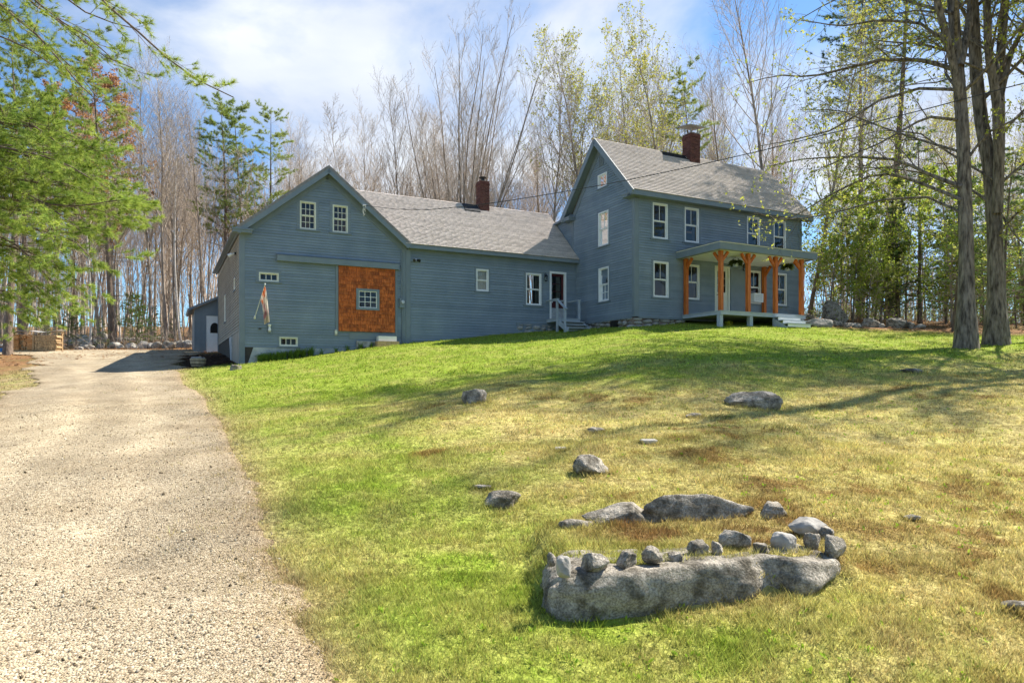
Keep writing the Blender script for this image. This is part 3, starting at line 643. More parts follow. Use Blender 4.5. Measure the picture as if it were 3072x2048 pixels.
# air conditioner in the window
ac = MB(); gf.box(ac, 6.86, 7.46, 5.37, 5.79, -.08, .30); aco = gf.part(ac, 'air_conditioner', 'white')
mb = MB()
for i in range(9): gf.box(mb, 6.92, 7.40, 5.43 + i * .036, 5.445 + i * .036, .301, .306)
gf.part(mb, 'grille', 'galv', aco)
# foundation of separate stones
def foundation(root, wall, a0, a1, ztop, rng, zlow, m='stone', inset=-.05, hidden=False):
    mb = MB(); wall.box(mb, a0, a1, zlow(a0) - .5 if zlow(a0) < zlow(a1) else zlow(a1) - .5, ztop, -.35, inset - .04); fo = wall.part(mb, 'foundation', 'mortar')
    a = a0
    while a < a1 - .05:
        z = zlow(a) - .15
        w = min(rng.uniform(.28, .62), a1 - a)
        while z < ztop - .03:
            h = min(rng.uniform(.16, .30), ztop - z)
            rk = rock_mesh('stone', rng.randint(0, 9999), (w / 2 * 1.02, .14, h / 2 * 1.05), m, sub=2, flat=5)
            o = bpy.data.objects.new('stone', rk); p = wall.P(a + w / 2, z + h / 2, inset - .05); org = root['org']
            o.location = (p[0] - org[0], p[1] - org[1], p[2] - org[2])
            if abs(wall.d[1]) > .5: o.rotation_euler = (0, 0, rd(90))
            link(o, fo); z += h
        a += w
    return fo
_ico = {}
def icos(sub):
    if sub not in _ico:
        import bmesh
        bm = bmesh.new(); bmesh.ops.create_icosphere(bm, subdivisions=sub, radius=1.0); bm.verts.ensure_lookup_table()
        _ico[sub] = (np.array([v.co[:] for v in bm.verts]), np.array([[v.index for v in f.verts] for f in bm.faces])); bm.free()
    return _ico[sub]
def rock_mesh(name, seed, half, m='rock', sub=4, flat=7, rough=.16, boxy=.45, cut=None):
    r = np.random.default_rng(seed); V, F = icos(sub); V = V.copy()
    pw = 2.2 + 4 * boxy; V = V / ((np.abs(V) ** pw).sum(1, keepdims=True) ** (1 / pw))
    for _ in range(flat):
        n = r.normal(size=3); n /= np.linalg.norm(n); d = r.uniform(.60, .92); s = V @ n - d
        V = V - np.where(s > 0, s * .88, 0)[:, None] * n
    o = r.uniform(0, 50, 3)
    nz = fbm(V[:, 0] * 1.7 + o[0], V[:, 1] * 1.7 + o[1], seed % 97, 4, V[:, 2] * 1.7 + o[2]) - .5
    nf = fbm(V[:, 0] * 5 + o[1], V[:, 1] * 5 + o[2], seed % 89, 3, V[:, 2] * 5 + o[0]) - .5
    V = V * (1 + rough * 2.6 * nz + rough * .7 * nf)[:, None]
    mx = np.abs(V).max(axis=0); V = V / mx * np.array(half)
    if cut is not None: V = cut(V)
    if sub >= 4:                                     # broken, pitted skin
        nl_ = V / np.linalg.norm(V, axis=1, keepdims=True); k = max(half); q = V / k * 7 + o
        V = V + nl_ * ((np.abs(fbm(q[:, 0], q[:, 1], 7, 4, q[:, 2]) - .5) - .12) * .10 * min(half))[:, None]
    return mesh_np(name, V, [F], m, None, sub >= 3)
frng = random.Random(5)
def zl(fn): return lambda a: float(ground(*[np.array([c]) for c in HP(*fn(a))[:2]])[0])
foundation(house, gf, 0, 2.9, 4.36, frng, zl(lambda a: (a, 0)))
foundation(house, gg, 0.05, 4.7, 4.36, frng, zl(lambda a: (0, a)))
mb = MB(); gg.box(mb, 1.25, 1.75, 4.02, 4.30, -.08, .075); gg.part(mb, 'basement_opening', 'dark')
# ---------------- wing
wing = building('house_wing', -4.4, VW, 3.3, 'long low blue clapboard wing with grey shingle roof joining barn and farmhouse', 'house')
ww = Wall((0, VW), (1, 0), (0, -1), [(3.0, -8.89, -.002), (7.48, -8.89, -.002)], wing)
ww.window(-5.48, -4.85, 5.76, 6.79, up=(1, 1), lo=(1, 1), casing=.08, curtain=False); ww.window(-2.86, -2.01, 5.24, 6.79)
ww.open.append((-1.54, -.59, 4.62, 6.96)); ww.sheet(); ww.clapboards(3.12, 7.40, .125); ww.finish()
mb = MB(); lace = [(-5.42 + .51 * i / 24, -.14 + .012 * math.sin(i * 1.7)) for i in range(25)]
for (a, oa), (b, ob) in zip(lace[:-1], lace[1:]): mb.face([ww.P(a, 5.82, oa), ww.P(b, 5.82, ob), ww.P(b, 6.73, ob), ww.P(a, 6.73, oa)])
ww.part(mb, 'lace_curtain', 'flagwhite')
ww.board(-8.89, -8.68, 3.1, 7.40, .05); ww.board(-8.68, 0, 7.38, 7.48, .032, 'frieze'); ww.board(-8.5, -3.3, 3.02, 3.13, .04, 'water_table')
mb = MB(); mb.box((-8.86, VW - .30, 7.42), (-.01, VW, 7.47)); mb.box((-8.88, VW - .33, 7.42), (-.01, VW - .30, 7.58)); mb.build('cornice', 'trim', wing, origin=wing['org'])
WR, WRZ, WE, WEZ = 7.55, 10.52, VW - .34, 7.62
wroof = slab(wing, [(-8.95, WE + .02, WEZ), (-.03, WE + .02, WEZ), (-.03, WR, WRZ), (-12.2, WR, WRZ)], .10)
wroof.location.z = 0
slab(wing, [(-12.2, 2 * WR - WE, WEZ), (-.03, 2 * WR - WE, WEZ), (-.03, WR, WRZ), (-12.2, WR, WRZ)], .10)
Wall((0, 2 * WR - VW), (1, 0), (0, 1), [(3.0, -9, 0), (7.5, -9, 0)], wing).sheet('siding')
shingle_courses(wing, wroof, (-9.0, WE - .01, WEZ - .02), (-.03, WE - .01, WEZ - .02), (-12.0, WR, WRZ + .004), (-.03, WR, WRZ + .004), .14, random.Random(12), dark=lambda x, y: False)
chw = chimney(wing, wroof, -3.97, 7.42, .52, .52, 10.2, 11.72, None)
mb = MB(); mb.lathe([(.09, 0), (.09, .16), (.19, .18), (.20, .21), (.03, .25)], 14, (-3.97, 7.42, 11.72)); mb.build('chimney_cap', 'blackmetal', chw, origin=wing['org'])
mb = MB(); mb.quad8([(-5.1, 7.0, 10.03), (-4.28, 7.0, 10.03), (-4.28, 7.46, 10.46), (-5.1, 7.46, 10.46), (-5.1, 6.98, 10.07), (-4.28, 6.98, 10.07), (-4.28, 7.44, 10.50), (-5.1, 7.44, 10.50)]); mb.build('flashing', 'darkroof', wroof, origin=wing['org'])
foundation(wing, ww, -3.35, -.05, 4.30, random.Random(3), zl(lambda a: (a, VW)), inset=.012)
mb = MB(); ww.box(mb, -3.40, -.02, 4.2, 4.36, .0, .04); ww.part(mb, 'water_table', 'trim')
# wing door
mb = MB()
for (p, q, r, t) in ((-1.54, -.59, 6.86, 6.96), (-1.54, -1.44, 4.62, 6.86), (-.69, -.59, 4.62, 6.86)): ww.box(mb, p, q, r, t, -.08, .045)
wd = ww.part(mb, 'door', 'white')
mb = MB(); ww.box(mb, -1.44, -.69, 4.64, 5.62, -.12, -.08); ww.box(mb, -1.44, -1.36, 5.62, 6.86, -.12, -.08); ww.box(mb, -.80, -.69, 5.62, 6.86, -.12, -.08); ww.box(mb, -1.36, -.80, 6.74, 6.86, -.12, -.08); ww.part(mb, 'door_leaf', 'doorred', wd)
for j in range(3):
    for i in range(2):
        mb = MB(); a, b = -1.36 + .28 * i, -1.36 + .28 * (i + 1); z0 = 5.62 + j * .373
        mb.face([ww.P(a, z0, -.10), ww.P(b, z0, -.10), ww.P(b, z0 + .373, -.10), ww.P(a, z0 + .373, -.10)]); ww.part(mb, 'pane', 'glass', wd)
mb = MB()
for j in (1, 2): ww.box(mb, -1.36, -.80, 5.61 + j * .373, 5.64 + j * .373, -.115, -.09)
ww.part(mb, 'muntin', 'doorred', wd)
mb = MB(); ww.box(mb, -1.35, -1.26, 5.64, 6.74, -.2, -.19); ww.box(mb, -1.06, -.81, 5.64, 6.74, -.2, -.19); ww.part(mb, 'curtain', 'curtain', wd)
mb = MB(); ww.box(mb, -1.43, -.70, 5.50, 5.57, -.04, .0); ww.box(mb, -1.43, -.70, 5.10, 5.16, -.04, 0); ww.box(mb, -1.44, -.69, 4.64, 5.10, -.035, -.015); ww.part(mb, 'storm_door_rail', 'galv', wd)
mb = MB(); mb.lathe([(.0, 0), (.03, .01), (.035, .03), (.0, .05)], 10); o = mb.build('handle', 'white', wd); pp = ww.P(-1.39, 5.45, 0); o.location = [pp[i] - wing['org'][i] for i in range(3)]; o.rotation_euler = (rd(90), 0, 0)
# stoop
st_z = 4.58; zs0 = gz(*HP(-1.2, 3.4)[:2])
mb = MB(); mb.box((-1.72, 3.78, st_z - .16), (-.42, VW - .03, st_z - .03)); stoop = mb.build('stoop', 'deckgrey', wing, origin=wing['org'])
for i in range(8):
    mb = MB(); v = 3.75 + i * .132; mb.box((-1.75, v, st_z - .029), (-.40, v + .126, st_z)); mb.build('deck_board', 'deckgrey', stoop, origin=wing['org'])
def pst(u, v, z0, z1): mb = MB(); mb.box((u - .045, v - .045, z0), (u + .045, v + .045, z1)); mb.build('post', 'deckgrey', stoop, origin=wing['org'])
pst(-1.69, 3.82, zs0 - .15, 5.46); pst(-.46, 3.82, zs0 - .15, 5.46); pst(-1.69, 3.10, zs0 - .15, 4.95)
for A, B in (((-1.69, 3.74, 5.48), (-1.69, VW - .05, 5.48)), ((-.46, 3.74, 5.48), (-.46, VW - .05, 5.48)), ((-1.69, 3.84, 5.46), (-1.69, 2.98, 4.93))):
    mb = MB(); mb.beam(A, B, .13, .045); mb.build('handrail', 'deckgrey', stoop, origin=wing['org'])
for i in range(3):
    zt = st_z - .17 * (i + 1); mb = MB(); v1 = 3.74 - .27 * i; mb.box((-1.62, v1 - .28, zt - .035), (-.36, v1, zt)); mb.build('step', 'deckgrey', stoop, origin=wing['org'])
    mb = MB(); mb.box((-1.60, v1 - .02, zt - .17), (-.38, v1 - .002, zt - .036)); mb.build('riser', 'deckgrey', stoop, origin=wing['org'])
for u in (-1.63, -.37):
    mb = MB(); mb.beam((u, 3.78, st_z - .22), (u, 2.9, zs0 - .02), .04, .22); mb.build('stringer', 'deckgrey', stoop, origin=wing['org'])
# ---------------- barn
barn = building('barn', -12.3, VW, 2.2, 'blue clapboard barn with gable front and orange cedar shingle sliding door', 'barn')
BL, BR, BP, BPZ, BEZ, BV1 = -15.74, -8.89, -12.32, 10.50, 7.66, 17.9
bf = Wall((0, VW), (1, 0), (0, -1), [(1.9, BL, BR), (7.60, BL, BR), (10.36, BP - .02, BP + .02)], barn)
bf.window(-13.44, -12.79, 7.86, 9.02, up=(3, 2), lo=(3, 2), fw=.045, casing=.13, curtain=False, white='cream')
bf.window(-12.10, -11.46, 7.86, 9.02, up=(3, 2), lo=(3, 2), fw=.045, casing=.13, curtain=False, white='cream')
bf.window(-15.04, -14.28, 5.60, 5.96, up=(3, 1), single=True, fw=.04, casing=.10, curtain=False, white='cream', bar=.03)
bf.window(-14.25, -13.53, 2.99, 3.37, up=(3, 1), single=True, fw=.04, casing=.07, curtain=False, white='cream', bar=.03)
bf.open.append((-11.00, -10.23, 4.72, 5.43)); bf.sheet(); bf.clapboards(2.93, 10.25, .113); bf.finish()
bf.board(BL, BL + .17, 2.0, 7.5); bf.board(BR - .20, BR - .005, 3.1, 7.5)
bl_ = Wall((BL, 0), (0, 1), (-1, 0), [(2.0, VW, BV1), (7.60, VW, BV1)], barn)
bl_.window(6.9, 7.5, 5.45, 5.98, up=(1, 1), single=True, casing=.06, curtain=False, white='cream'); bl_.window(12.2, 13.0, 4.50, 5.85, casing=.05, curtain=False, white='cream')
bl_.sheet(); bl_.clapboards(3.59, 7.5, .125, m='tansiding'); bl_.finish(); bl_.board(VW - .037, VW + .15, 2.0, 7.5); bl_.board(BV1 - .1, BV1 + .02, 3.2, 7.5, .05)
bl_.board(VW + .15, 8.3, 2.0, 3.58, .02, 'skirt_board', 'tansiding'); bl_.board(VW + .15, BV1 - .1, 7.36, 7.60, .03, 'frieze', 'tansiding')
mb = MB(); bl_.box(mb, 8.3, BV1, 2.6, 3.55, -.3, -.06); bl_.part(mb, 'foundation', 'soil'); mb = MB(); mb.quad8([bl_.P(8.3, 2.0, .0), bl_.P(8.6, 2.0, .0), bl_.P(8.6, 2.0, .06), bl_.P(8.3, 2.0, .06), bl_.P(8.3, 3.55, .0), bl_.P(9.6, 3.55, 0), bl_.P(9.6, 3.55, .06), bl_.P(8.3, 3.55, .06)]); bl_.part(mb, 'skirt_panel', 'concrete')
Wall((BR, 0), (0, 1), (1, 0), [(2.5, VW, BV1), (7.60, VW, BV1)], barn).sheet('siding')
Wall((0, BV1), (1, 0), (0, 1), [(2.5, BL, BR), (7.60, BL, BR), (10.36, BP - .02, BP + .02)], barn).sheet('siding')
BO = .36
slab(barn, [(BP - 3.58, VW - BO, BEZ), (BP, VW - BO, BPZ + .06), (BP, BV1 + .35, BPZ + .06), (BP - 3.58, BV1 + .35, BEZ + .22)], .10)
slab(barn, [(BP + 3.55, VW - BO, BEZ), (BP, VW - BO, BPZ + .06), (BP, BV1 + .35, BPZ + .06), (BP + 3.55, BV1 + .35, BEZ)], .10)
for sgn, ue in ((-1, BP - 3.56), (1, BP + 3.53)):
    m1 = MB(); m1.beam((ue, VW - BO + .03, BEZ - .17), (BP, VW - BO + .03, BPZ - .11), .05, .28); m1.build('rake_board', 'trim', barn, origin=barn['org'])
    m2 = MB(); m2.beam((ue, VW - BO / 2, BEZ - .19), (BP, VW - BO / 2, BPZ - .13), .34, .03); m2.build('soffit', 'trim', barn, origin=barn['org'])
    m3 = MB(); m3.beam((ue - sgn * .12, VW - .022, BEZ - .30), (BP, VW - .022, BPZ - .34), .045, .26); m3.build('frieze', 'trim', barn, origin=barn['org'])
mb = MB(); mb.box((BL - .30, VW - BO, 7.44), (BL + .42, VW - .04, 7.54)); mb.box((BL - .33, VW - BO - .03, 7.54), (BL + .45, VW - .04, 7.60)); mb.build('eave_return', 'trim', barn, origin=barn['org'])
mb = MB(); mb.beam((BP - 3.52, VW - BO, BEZ - .16), (BP - 3.52, BV1 + .3, BEZ + .06), .05, .18); mb.beam((BL - .15, VW, 7.50), (BL - .15, BV1 + .3, 7.70), .32, .03); mb.build('cornice', 'trim', barn, origin=barn['org'])
bf.board(-12.6, -12.44, 9.05, 9.051, .01, 'mull') if False else None
# sliding door of separate cedar shingles
DZ0, DZ1, DU0, DU1 = 3.69, 6.45, -11.86, -9.40
mb = MB()
for (p, q, r, t) in ((DU0, DU1, DZ0, 4.68), (DU0, DU1, 5.47, DZ1), (DU0, -11.04, 4.68, 5.47), (-10.19, DU1, 4.68, 5.47)): bf.box(mb, p, q, r, t, .05, .085)
sdoor = bf.part(mb, 'sliding_door', 'orangewood')
srng = random.Random(21); base = MB().quad8([(-.5, .0, 0), (.5, .0, 0), (.5, -1, 0), (-.5, -1, 0), (-.5, .0, 1), (.5, .0, 1), (.5, -.25, 1), (-.5, -.25, 1)]).mesh('shingle', 'cedar')
rows_ = 18; rh = (DZ1 - DZ0) / rows_
for r in range(rows_):
    a = DU0 + .01; z0 = DZ0 + r * rh
    while a < DU1 - .01:
        w = min(srng.uniform(.09, .22), DU1 - .01 - a)
        if DU1 - .01 - a - w < .06: w = DU1 - .01 - a
        segs = [(a, a + w)]
        if z0 + rh > 4.63 and z0 < 5.52: segs = [(max(p, lo), min(q, hi)) for (p, q) in segs for lo, hi in ((DU0, -11.12), (-10.11, DU1)) if min(q, hi) - max(p, lo) > .02]
        for p, q in segs:
            o = bpy.data.objects.new('shingle', base); pt = bf.P((p + q) / 2, z0 + srng.uniform(-.008, .004), .086); og = barn['org']
            o.location = [pt[i] - og[i] for i in range(3)]; o.scale = (q - p - .006, .022 + srng.uniform(0, .008), rh * 1.02); link(o, sdoor)
        a += w
mb = MB()
for (p, q, r, t) in ((-11.12, -10.11, 5.43, 5.53), (-11.12, -10.11, 4.62, 4.72), (-11.12, -11.01, 4.72, 5.43), (-10.22, -10.11, 4.72, 5.43)): bf.box(mb, p, q, r, t, .06, .125)
bf.part(mb, 'casing', 'trim', sdoor)
mb = MB()
for (p, q, r, t) in ((-11.01, -10.22, 5.40, 5.43), (-11.01, -10.22, 4.72, 4.75), (-11.01, -10.98, 4.75, 5.40), (-10.25, -10.22, 4.75, 5.40)): bf.box(mb, p, q, r, t, .05, .10)
for i in (1, 2): x = -10.98 + .243 * i; bf.box(mb, x - .011, x + .011, 4.75, 5.40, .06, .09); y = 4.75 + .2167 * i; bf.box(mb, -10.98, -10.25, y - .011, y + .011, .062, .088)
bf.part(mb, 'window_frame', 'white', sdoor)
for i in range(3):
    for j in range(3):
        mb = MB(); a = -10.98 + .243 * i; z0 = 4.75 + .2167 * j; t = srng.uniform(-.004, .004); mb.face([bf.P(a, z0, .07 + t), bf.P(a + .243, z0, .07 - t), bf.P(a + .243, z0 + .2167, .07 - t), bf.P(a, z0 + .2167, .07 + t)]); bf.part(mb, 'pane', 'glass', sdoor)
mb = MB(); bf.box(mb, -14.36, -9.24, 6.455, 6.70, .03, .20); mb.face([bf.P(-14.38, 6.702, .22), bf.P(-9.22, 6.702, .22), bf.P(-9.22, 6.78, .02), bf.P(-14.38, 6.78, .02)]); bf.part(mb, 'door_track', 'trim')
bf.board(-11.98, -11.87, 3.5, 6.45, .06, 'door_jamb', 'trim', .025); bf.board(-9.38, -9.28, 3.5, 6.45, .06, 'door_jamb', 'trim', .025)
bf.board(-11.4, -9.4, 3.35, 3.66, .04, 'threshold_board', 'trim', .02)
# concrete sill under the barn front
mb = MB()
pts = [(-15.55, 2.0), (-15.25, 2.92), (-12.45, 2.92), (-9.6, 3.15), (-9.6, 2.3)]
mb.face([bf.P(a, z, .03) for a, z in pts]); mb.face([bf.P(a, z, -.2) for a, z in pts]); bf.part(mb, 'foundation', 'concrete')
mb = MB(); bf.box(mb, -11.1, -9.95, 3.02, 3.28, .03, .16); bf.part(mb, 'granite_sill', 'stone')
# ---------------- shed behind the barn
def frontp(x, y, v):
    t = (x - 1536) / FPX; u = (t * (Y0 + CA * v) - (X0 - SA * v)) / (CA - t * SA); return u, EYE + (HOR - y) / FPX * (Y0 + SA * u + CA * v)
SV = 18.3; su0 = frontp(583, 1000, SV)[0]; du0 = frontp(618, 1000, SV)[0]
shed = building('shed', su0 + 1.2, SV, 3.2, 'small blue shed with white door tucked behind the barn', 'shed')
sw_ = Wall((0, SV), (1, 0), (0, -1), [(2.9, su0, su0 + 2.6), (5.62, su0, su0 + 2.6), (6.9, su0 + 2.4, su0 + 2.6)], shed)
sw_.open.append((du0, du0 + .92, 3.0, 5.28)); sw_.sheet('trim')
Wall((su0, 0), (0, 1), (-1, 0), [(2.9, SV, SV + 4), (5.62, SV, SV + 4)], shed).sheet('trim')
slab(shed, [(su0 - .35, SV - .25, 5.62), (su0 - .35, SV + 4.2, 5.62), (su0 + 2.7, SV + 4.2, 7.14), (su0 + 2.7, SV - .25, 7.14)], .12, 'trim')
for i in range(9):
    a = su0 + .02 + i * .29
    if a > du0 - .1: break
    sw_.board(a, a + .02, 3.0, 5.6, .012, 'batten')
mb = MB(); sw_.box(mb, du0, du0 + .92, 3.0, 5.28, -.05, .0); dd = sw_.part(mb, 'door', 'white')
mb = MB(); K = 10
mb.face([sw_.P(du0 + .46 + .24 * math.cos(math.pi * i / K), 4.55 + .34 * math.sin(math.pi * i / K), .012) for i in range(K + 1)] + [sw_.P(du0 + .22, 4.30, .012), sw_.P(du0 + .70, 4.30, .012)]); sw_.part(mb, 'pane', 'dark', dd)
sw_.board(du0 - .09, du0 - .002, 3.0, 5.37, .03, 'casing'); sw_.board(du0 - .002, du0 + .95, 5.285, 5.37, .03, 'casing')
# ------------------------------------------------------------------ rocks
FOOT = []
def point(V):
    h = np.abs(V[:, 2]).max(); f = np.clip(V[:, 2] / h, 0, 1); V = V.copy(); V[:, 0] = V[:, 0] * (1 - .62 * f) - .25 * np.abs(V[:, 0]).max() * f; V[:, 1] *= 1 - .5 * f; V[:, 2] *= 1.15; return V
def rock(name, x, y, wpx, hpx, label, seed, depth=.7, m='rock', sub=4, sink=.5, group=None, rz=None, cut=None, cat='rock', flat=7, boxy=.15):
    """rock whose foot is at photo pixel (x, y) on the land; size from its pixel size at that distance"""
    X, Y, Z = on_ground(x, y); k = Y / FPX; hw, h = wpx * k / 2, hpx * k * .92
    hd = max(hw * depth, h * .6); Y += hd * .6; X = (x - 1536) / FPX * Y
    me = rock_mesh(name, seed, (hw, hd, h * (1 + sink) / 2), m, sub, flat, boxy=boxy, cut=cut); o = bpy.data.objects.new(name, me)
    FOOT.append((X, Y, max(hw, hd))); zb = gz(X, Y); o.location = (X, Y, min(zb, Z + .3 * h) + h * (1 - sink) / 2 + (0 if h > .1 else .01)); o.rotation_euler = (0, 0, random.Random(seed).uniform(-.25, .25) if rz is None else rz)
    return link(o, None, label, cat, group)
rock('rock', 1420, 1213, 82, 46, 'rounded grey rock standing alone on the green lawn below the wing', 101)
rock('rock', 2262, 1222, 178, 48, 'broad flat grey ledge sunk into the lawn below the porch', 102, .6)
rock('rock', 1787, 1301, 56, 15, 'small dark flat stone flush in the lawn above the rounded boulder', 103, .6)
rock('rock', 1950, 1333, 62, 14, 'small whitish flat stone flush in the yellow lawn', 104, .6, 'palestone')
rock('rock', 2080, 1253, 52, 11, 'thin grey sliver of stone flush in the lawn beside the broad ledge', 105, .6)
rock('rock', 1776, 1428, 122, 58, 'egg shaped grey rock tilted on the dry lawn above the stone edged bed', 106)
rock('rock', 1504, 1541, 116, 50, 'smooth pale topped rock on the dry lawn left of the stone edged bed', 107, .6)
rock('rock', 2735, 1124, 66, 12, 'thin flat ledge in the lawn below the twin maples', 108, .6)
rock('rock', 2735, 1568, 52, 16, 'small half buried stone right of the stone edged bed', 109, .6)
rock('rock', 706, 1112, 36, 20, 'small dark rounded stone at the foot of the barn corner', 110)
rock('rock', 1682, 1360, 40, 9, 'little pale chip of stone flush in the dry lawn', 111, .6, 'palestone')
rock('rock', 1445, 1470, 60, 8, 'flat crust of stone flush in the dry lawn above the pale topped rock', 112, .5)
rock('rock', 3050, 1850, 90, 24, 'half buried grey stone at the lawn beyond the bed', 113, .6)
# stone edged bed
def bed_rock(name, X, Y, half, rz, label, seed, zc, cut=None, sub=5, flat=8, boxy=.5, cat='boulder', rough=.16):
    o = bpy.data.objects.new(name, rock_mesh(name, seed, half, 'rock', sub, flat, rough, boxy, cut)); o.location = (X, Y, zc); o.rotation_euler = (0, 0, rz); return link(o, None, label, cat)
def front_cut(V):
    V = V.copy(); x = V[:, 0]; n = fbm(x * 2.2 + 7, V[:, 1] * 4 + 3, 45, 4) - .5
    V[:, 2] = np.where(V[:, 2] > 0, np.minimum(V[:, 2], .405 + .10 * n), V[:, 2])
    V[:, 1] += (V[:, 1] < 0) * (.07 * np.exp(-((x - .45) / .10) ** 2) - .05 * np.exp(-((x - .70) / .14) ** 2) + .10 * (fbm(x * 1.6 + 2, V[:, 2] * 3, 47, 3) - .5))
    return V
bed_rock('boulder', 1.25, 4.80, (1.10, .36, .47), rd(10), 'long low lichened boulder forming the front edge of the bed', 201, -.03, front_cut, rough=.08, flat=5, boxy=.8, sub=6)
bed_rock('slab_stone', 1.64, 6.08, (.54, .11, .20), rd(3), 'thick upright slab along the back of the bed', 202, .40, sub=5, flat=6, boxy=1.4, rough=.09)
bed_rock('slab_stone', .93, 5.98, (.33, .10, .17), rd(8), 'lower slab leaning on the thick slab behind the bed', 203, .36, sub=5, flat=6, boxy=1.4, rough=.09)
bed_rock('slab_stone', .58, 5.82, (.22, .09, .11), rd(24), 'thin low tail slab at the left end of the bed back', 204, .33, sub=4, boxy=1.0)
for (x, y, w, h, lab, sd_) in ((2325, 1556, 100, 50, 'wedge shaped stone beside the thick slab of the bed', 211), (2425, 1602, 115, 48, 'double humped stone on the right rim of the bed', 212), (2500, 1662, 72, 58, 'squarish stone closing the right corner of the bed', 213), (2470, 1612, 60, 32, 'small stone between double humped stone and corner stone', 214),
        (1690, 1722, 60, 54, 'squarish pale stone at the left end of the row on the boulder', 221), (1787, 1714, 98, 54, 'largest oval stone in the row on the boulder', 222), (1878, 1702, 70, 50, 'grey cobble next to the largest oval stone', 223), (1953, 1692, 72, 52, 'blocky grey cobble fourth in the row on the boulder', 224), (2094, 1668, 76, 50, 'round cobble in the middle of the row on the boulder', 225), (2148, 1666, 42, 44, 'narrow cobble tight beside the middle round cobble', 226),
        (2203, 1642, 96, 54, 'dark flat topped stone set back inside the bed', 227), (2278, 1658, 64, 34, 'low brown stone below the dark flat topped stone', 228), (2344, 1650, 74, 54, 'pale rounded stone near the right end of the row', 229), (2430, 1648, 52, 58, 'dark reddish stone at the right end of the row', 230), (1652, 1690, 34, 36, 'tiny dark stone tucked behind the left end stone', 231), (2020, 1682, 46, 30, 'small brown stone half buried between cobbles of the row', 232)):
    Yb = FPX * (EYE - .375) / (y - HOR); k = Yb / FPX; hw, hh = w * k / 2, h * k          # foot on the level top of the bed
    o = bpy.data.objects.new('edging_stone', rock_mesh('edging_stone', sd_, (hw, hw * .8, hh * .62), 'stone' if sd_ in (221, 229, 212) else 'rock', 4, 9, .16, .25)); X = (x - 1536) / FPX * (Yb + .06)
    o.location = (X, Yb + hw * .5, .375 + hh * .33); o.rotation_euler = (0, 0, sd_ * 1.3); link(o, None, lab, 'stone')
# rocks along the far edge of the drive
for i, (x, y, w, h, lab, m) in enumerate((
        (252, 1037, 98, 34, 'long pale humped boulder at the wood edge by the drive', 'palestone'), (312, 1028, 60, 36, 'pointed grey boulder behind the long humped boulder', 'palestone'), (237, 1050, 28, 11, 'small white stone at the foot of the humped boulder', 'palestone'), (259, 1049, 46, 16, 'low rounded stone below the humped boulder', 'palestone'), (302, 1047, 36, 17, 'dark cracked stone between humped boulder and drive wall', 'rock'),
        (350, 1046, 58, 21, 'broad pale stone first in the drive wall', 'palestone'), (397, 1045, 44, 19, 'rounded tan stone second in the drive wall', 'palestone'), (432, 1046, 31, 28, 'tall upright pale stone in the drive wall', 'palestone'), (452, 1046, 15, 20, 'stack of small chinking stone beside the upright stone', 'stone'), (473, 1046, 34, 23, 'dark stone next to the chinking in the drive wall', 'rock'), (506, 1046, 46, 26, 'shaded blocky stone in the drive wall', 'rock'), (538, 1044, 44, 28, 'shaded wide stone in the drive wall near the shed', 'rock'), (568, 1044, 32, 27, 'sloping grey stone against the shed corner', 'stone'),
        (370, 1023, 58, 13, 'dark flat slab lying behind the drive wall', 'rock'), (407, 1023, 44, 11, 'pale flat slab lying behind the drive wall', 'palestone'), (475, 1018, 36, 10, 'flat stone at the trees behind the drive wall', 'palestone'), (12, 1040, 44, 10, 'flat pale stone beside the firewood rack', 'palestone'), (200, 1030, 24, 14, 'small white stone left of the humped boulder', 'palestone'))):
    rock('rock', x, y, w, h, lab, 300 + i, .6, m, 4, .35, flat=9, cut=point if 'pointed' in lab else None)
for i, (x, y, w, h, lab, m) in enumerate((
        (2500, 973, 84, 74, 'tall pointed dark boulder beyond the porch corner', 'rock'), (2453, 982, 88, 30, 'tilted flat slab with rusty face beside the porch', 'stone'), (2508, 981, 42, 18, 'low rounded stone between tilted slab and pointed boulder', 'rock'), (2558, 983, 54, 19, 'low flat stone in the row right of pointed boulder', 'rock'), (2611, 983, 60, 31, 'humped stone in the row right of pointed boulder', 'rock'), (2641, 984, 26, 14, 'small stone beside the humped stone', 'stone'), (2690, 985, 64, 38, 'large angular boulder ending the row by the woods', 'rock'), (2733, 986, 26, 22, 'squat stone beside the angular boulder', 'rock'), (2760, 987, 38, 16, 'low mossy stone last in the row by the woods', 'rock'), (2425, 962, 40, 22, 'dark stone hard against the porch end', 'rock'))):
    rock('rock', x, y, w, h, lab, 400 + i, .6, m, 4, .4, flat=9, cut=point if 'pointed' in lab and i == 0 else None)

# ------------------------------------------------------------------ small things
def cyl(name, A, B, r, m, parent=None, S=10, **kw):
    mb = MB(); mb.tube([A, B], [r, r], S); return mb.build(name, m, parent, **kw)
def hp(u, v, z): return Vector(HP(u, v, z))
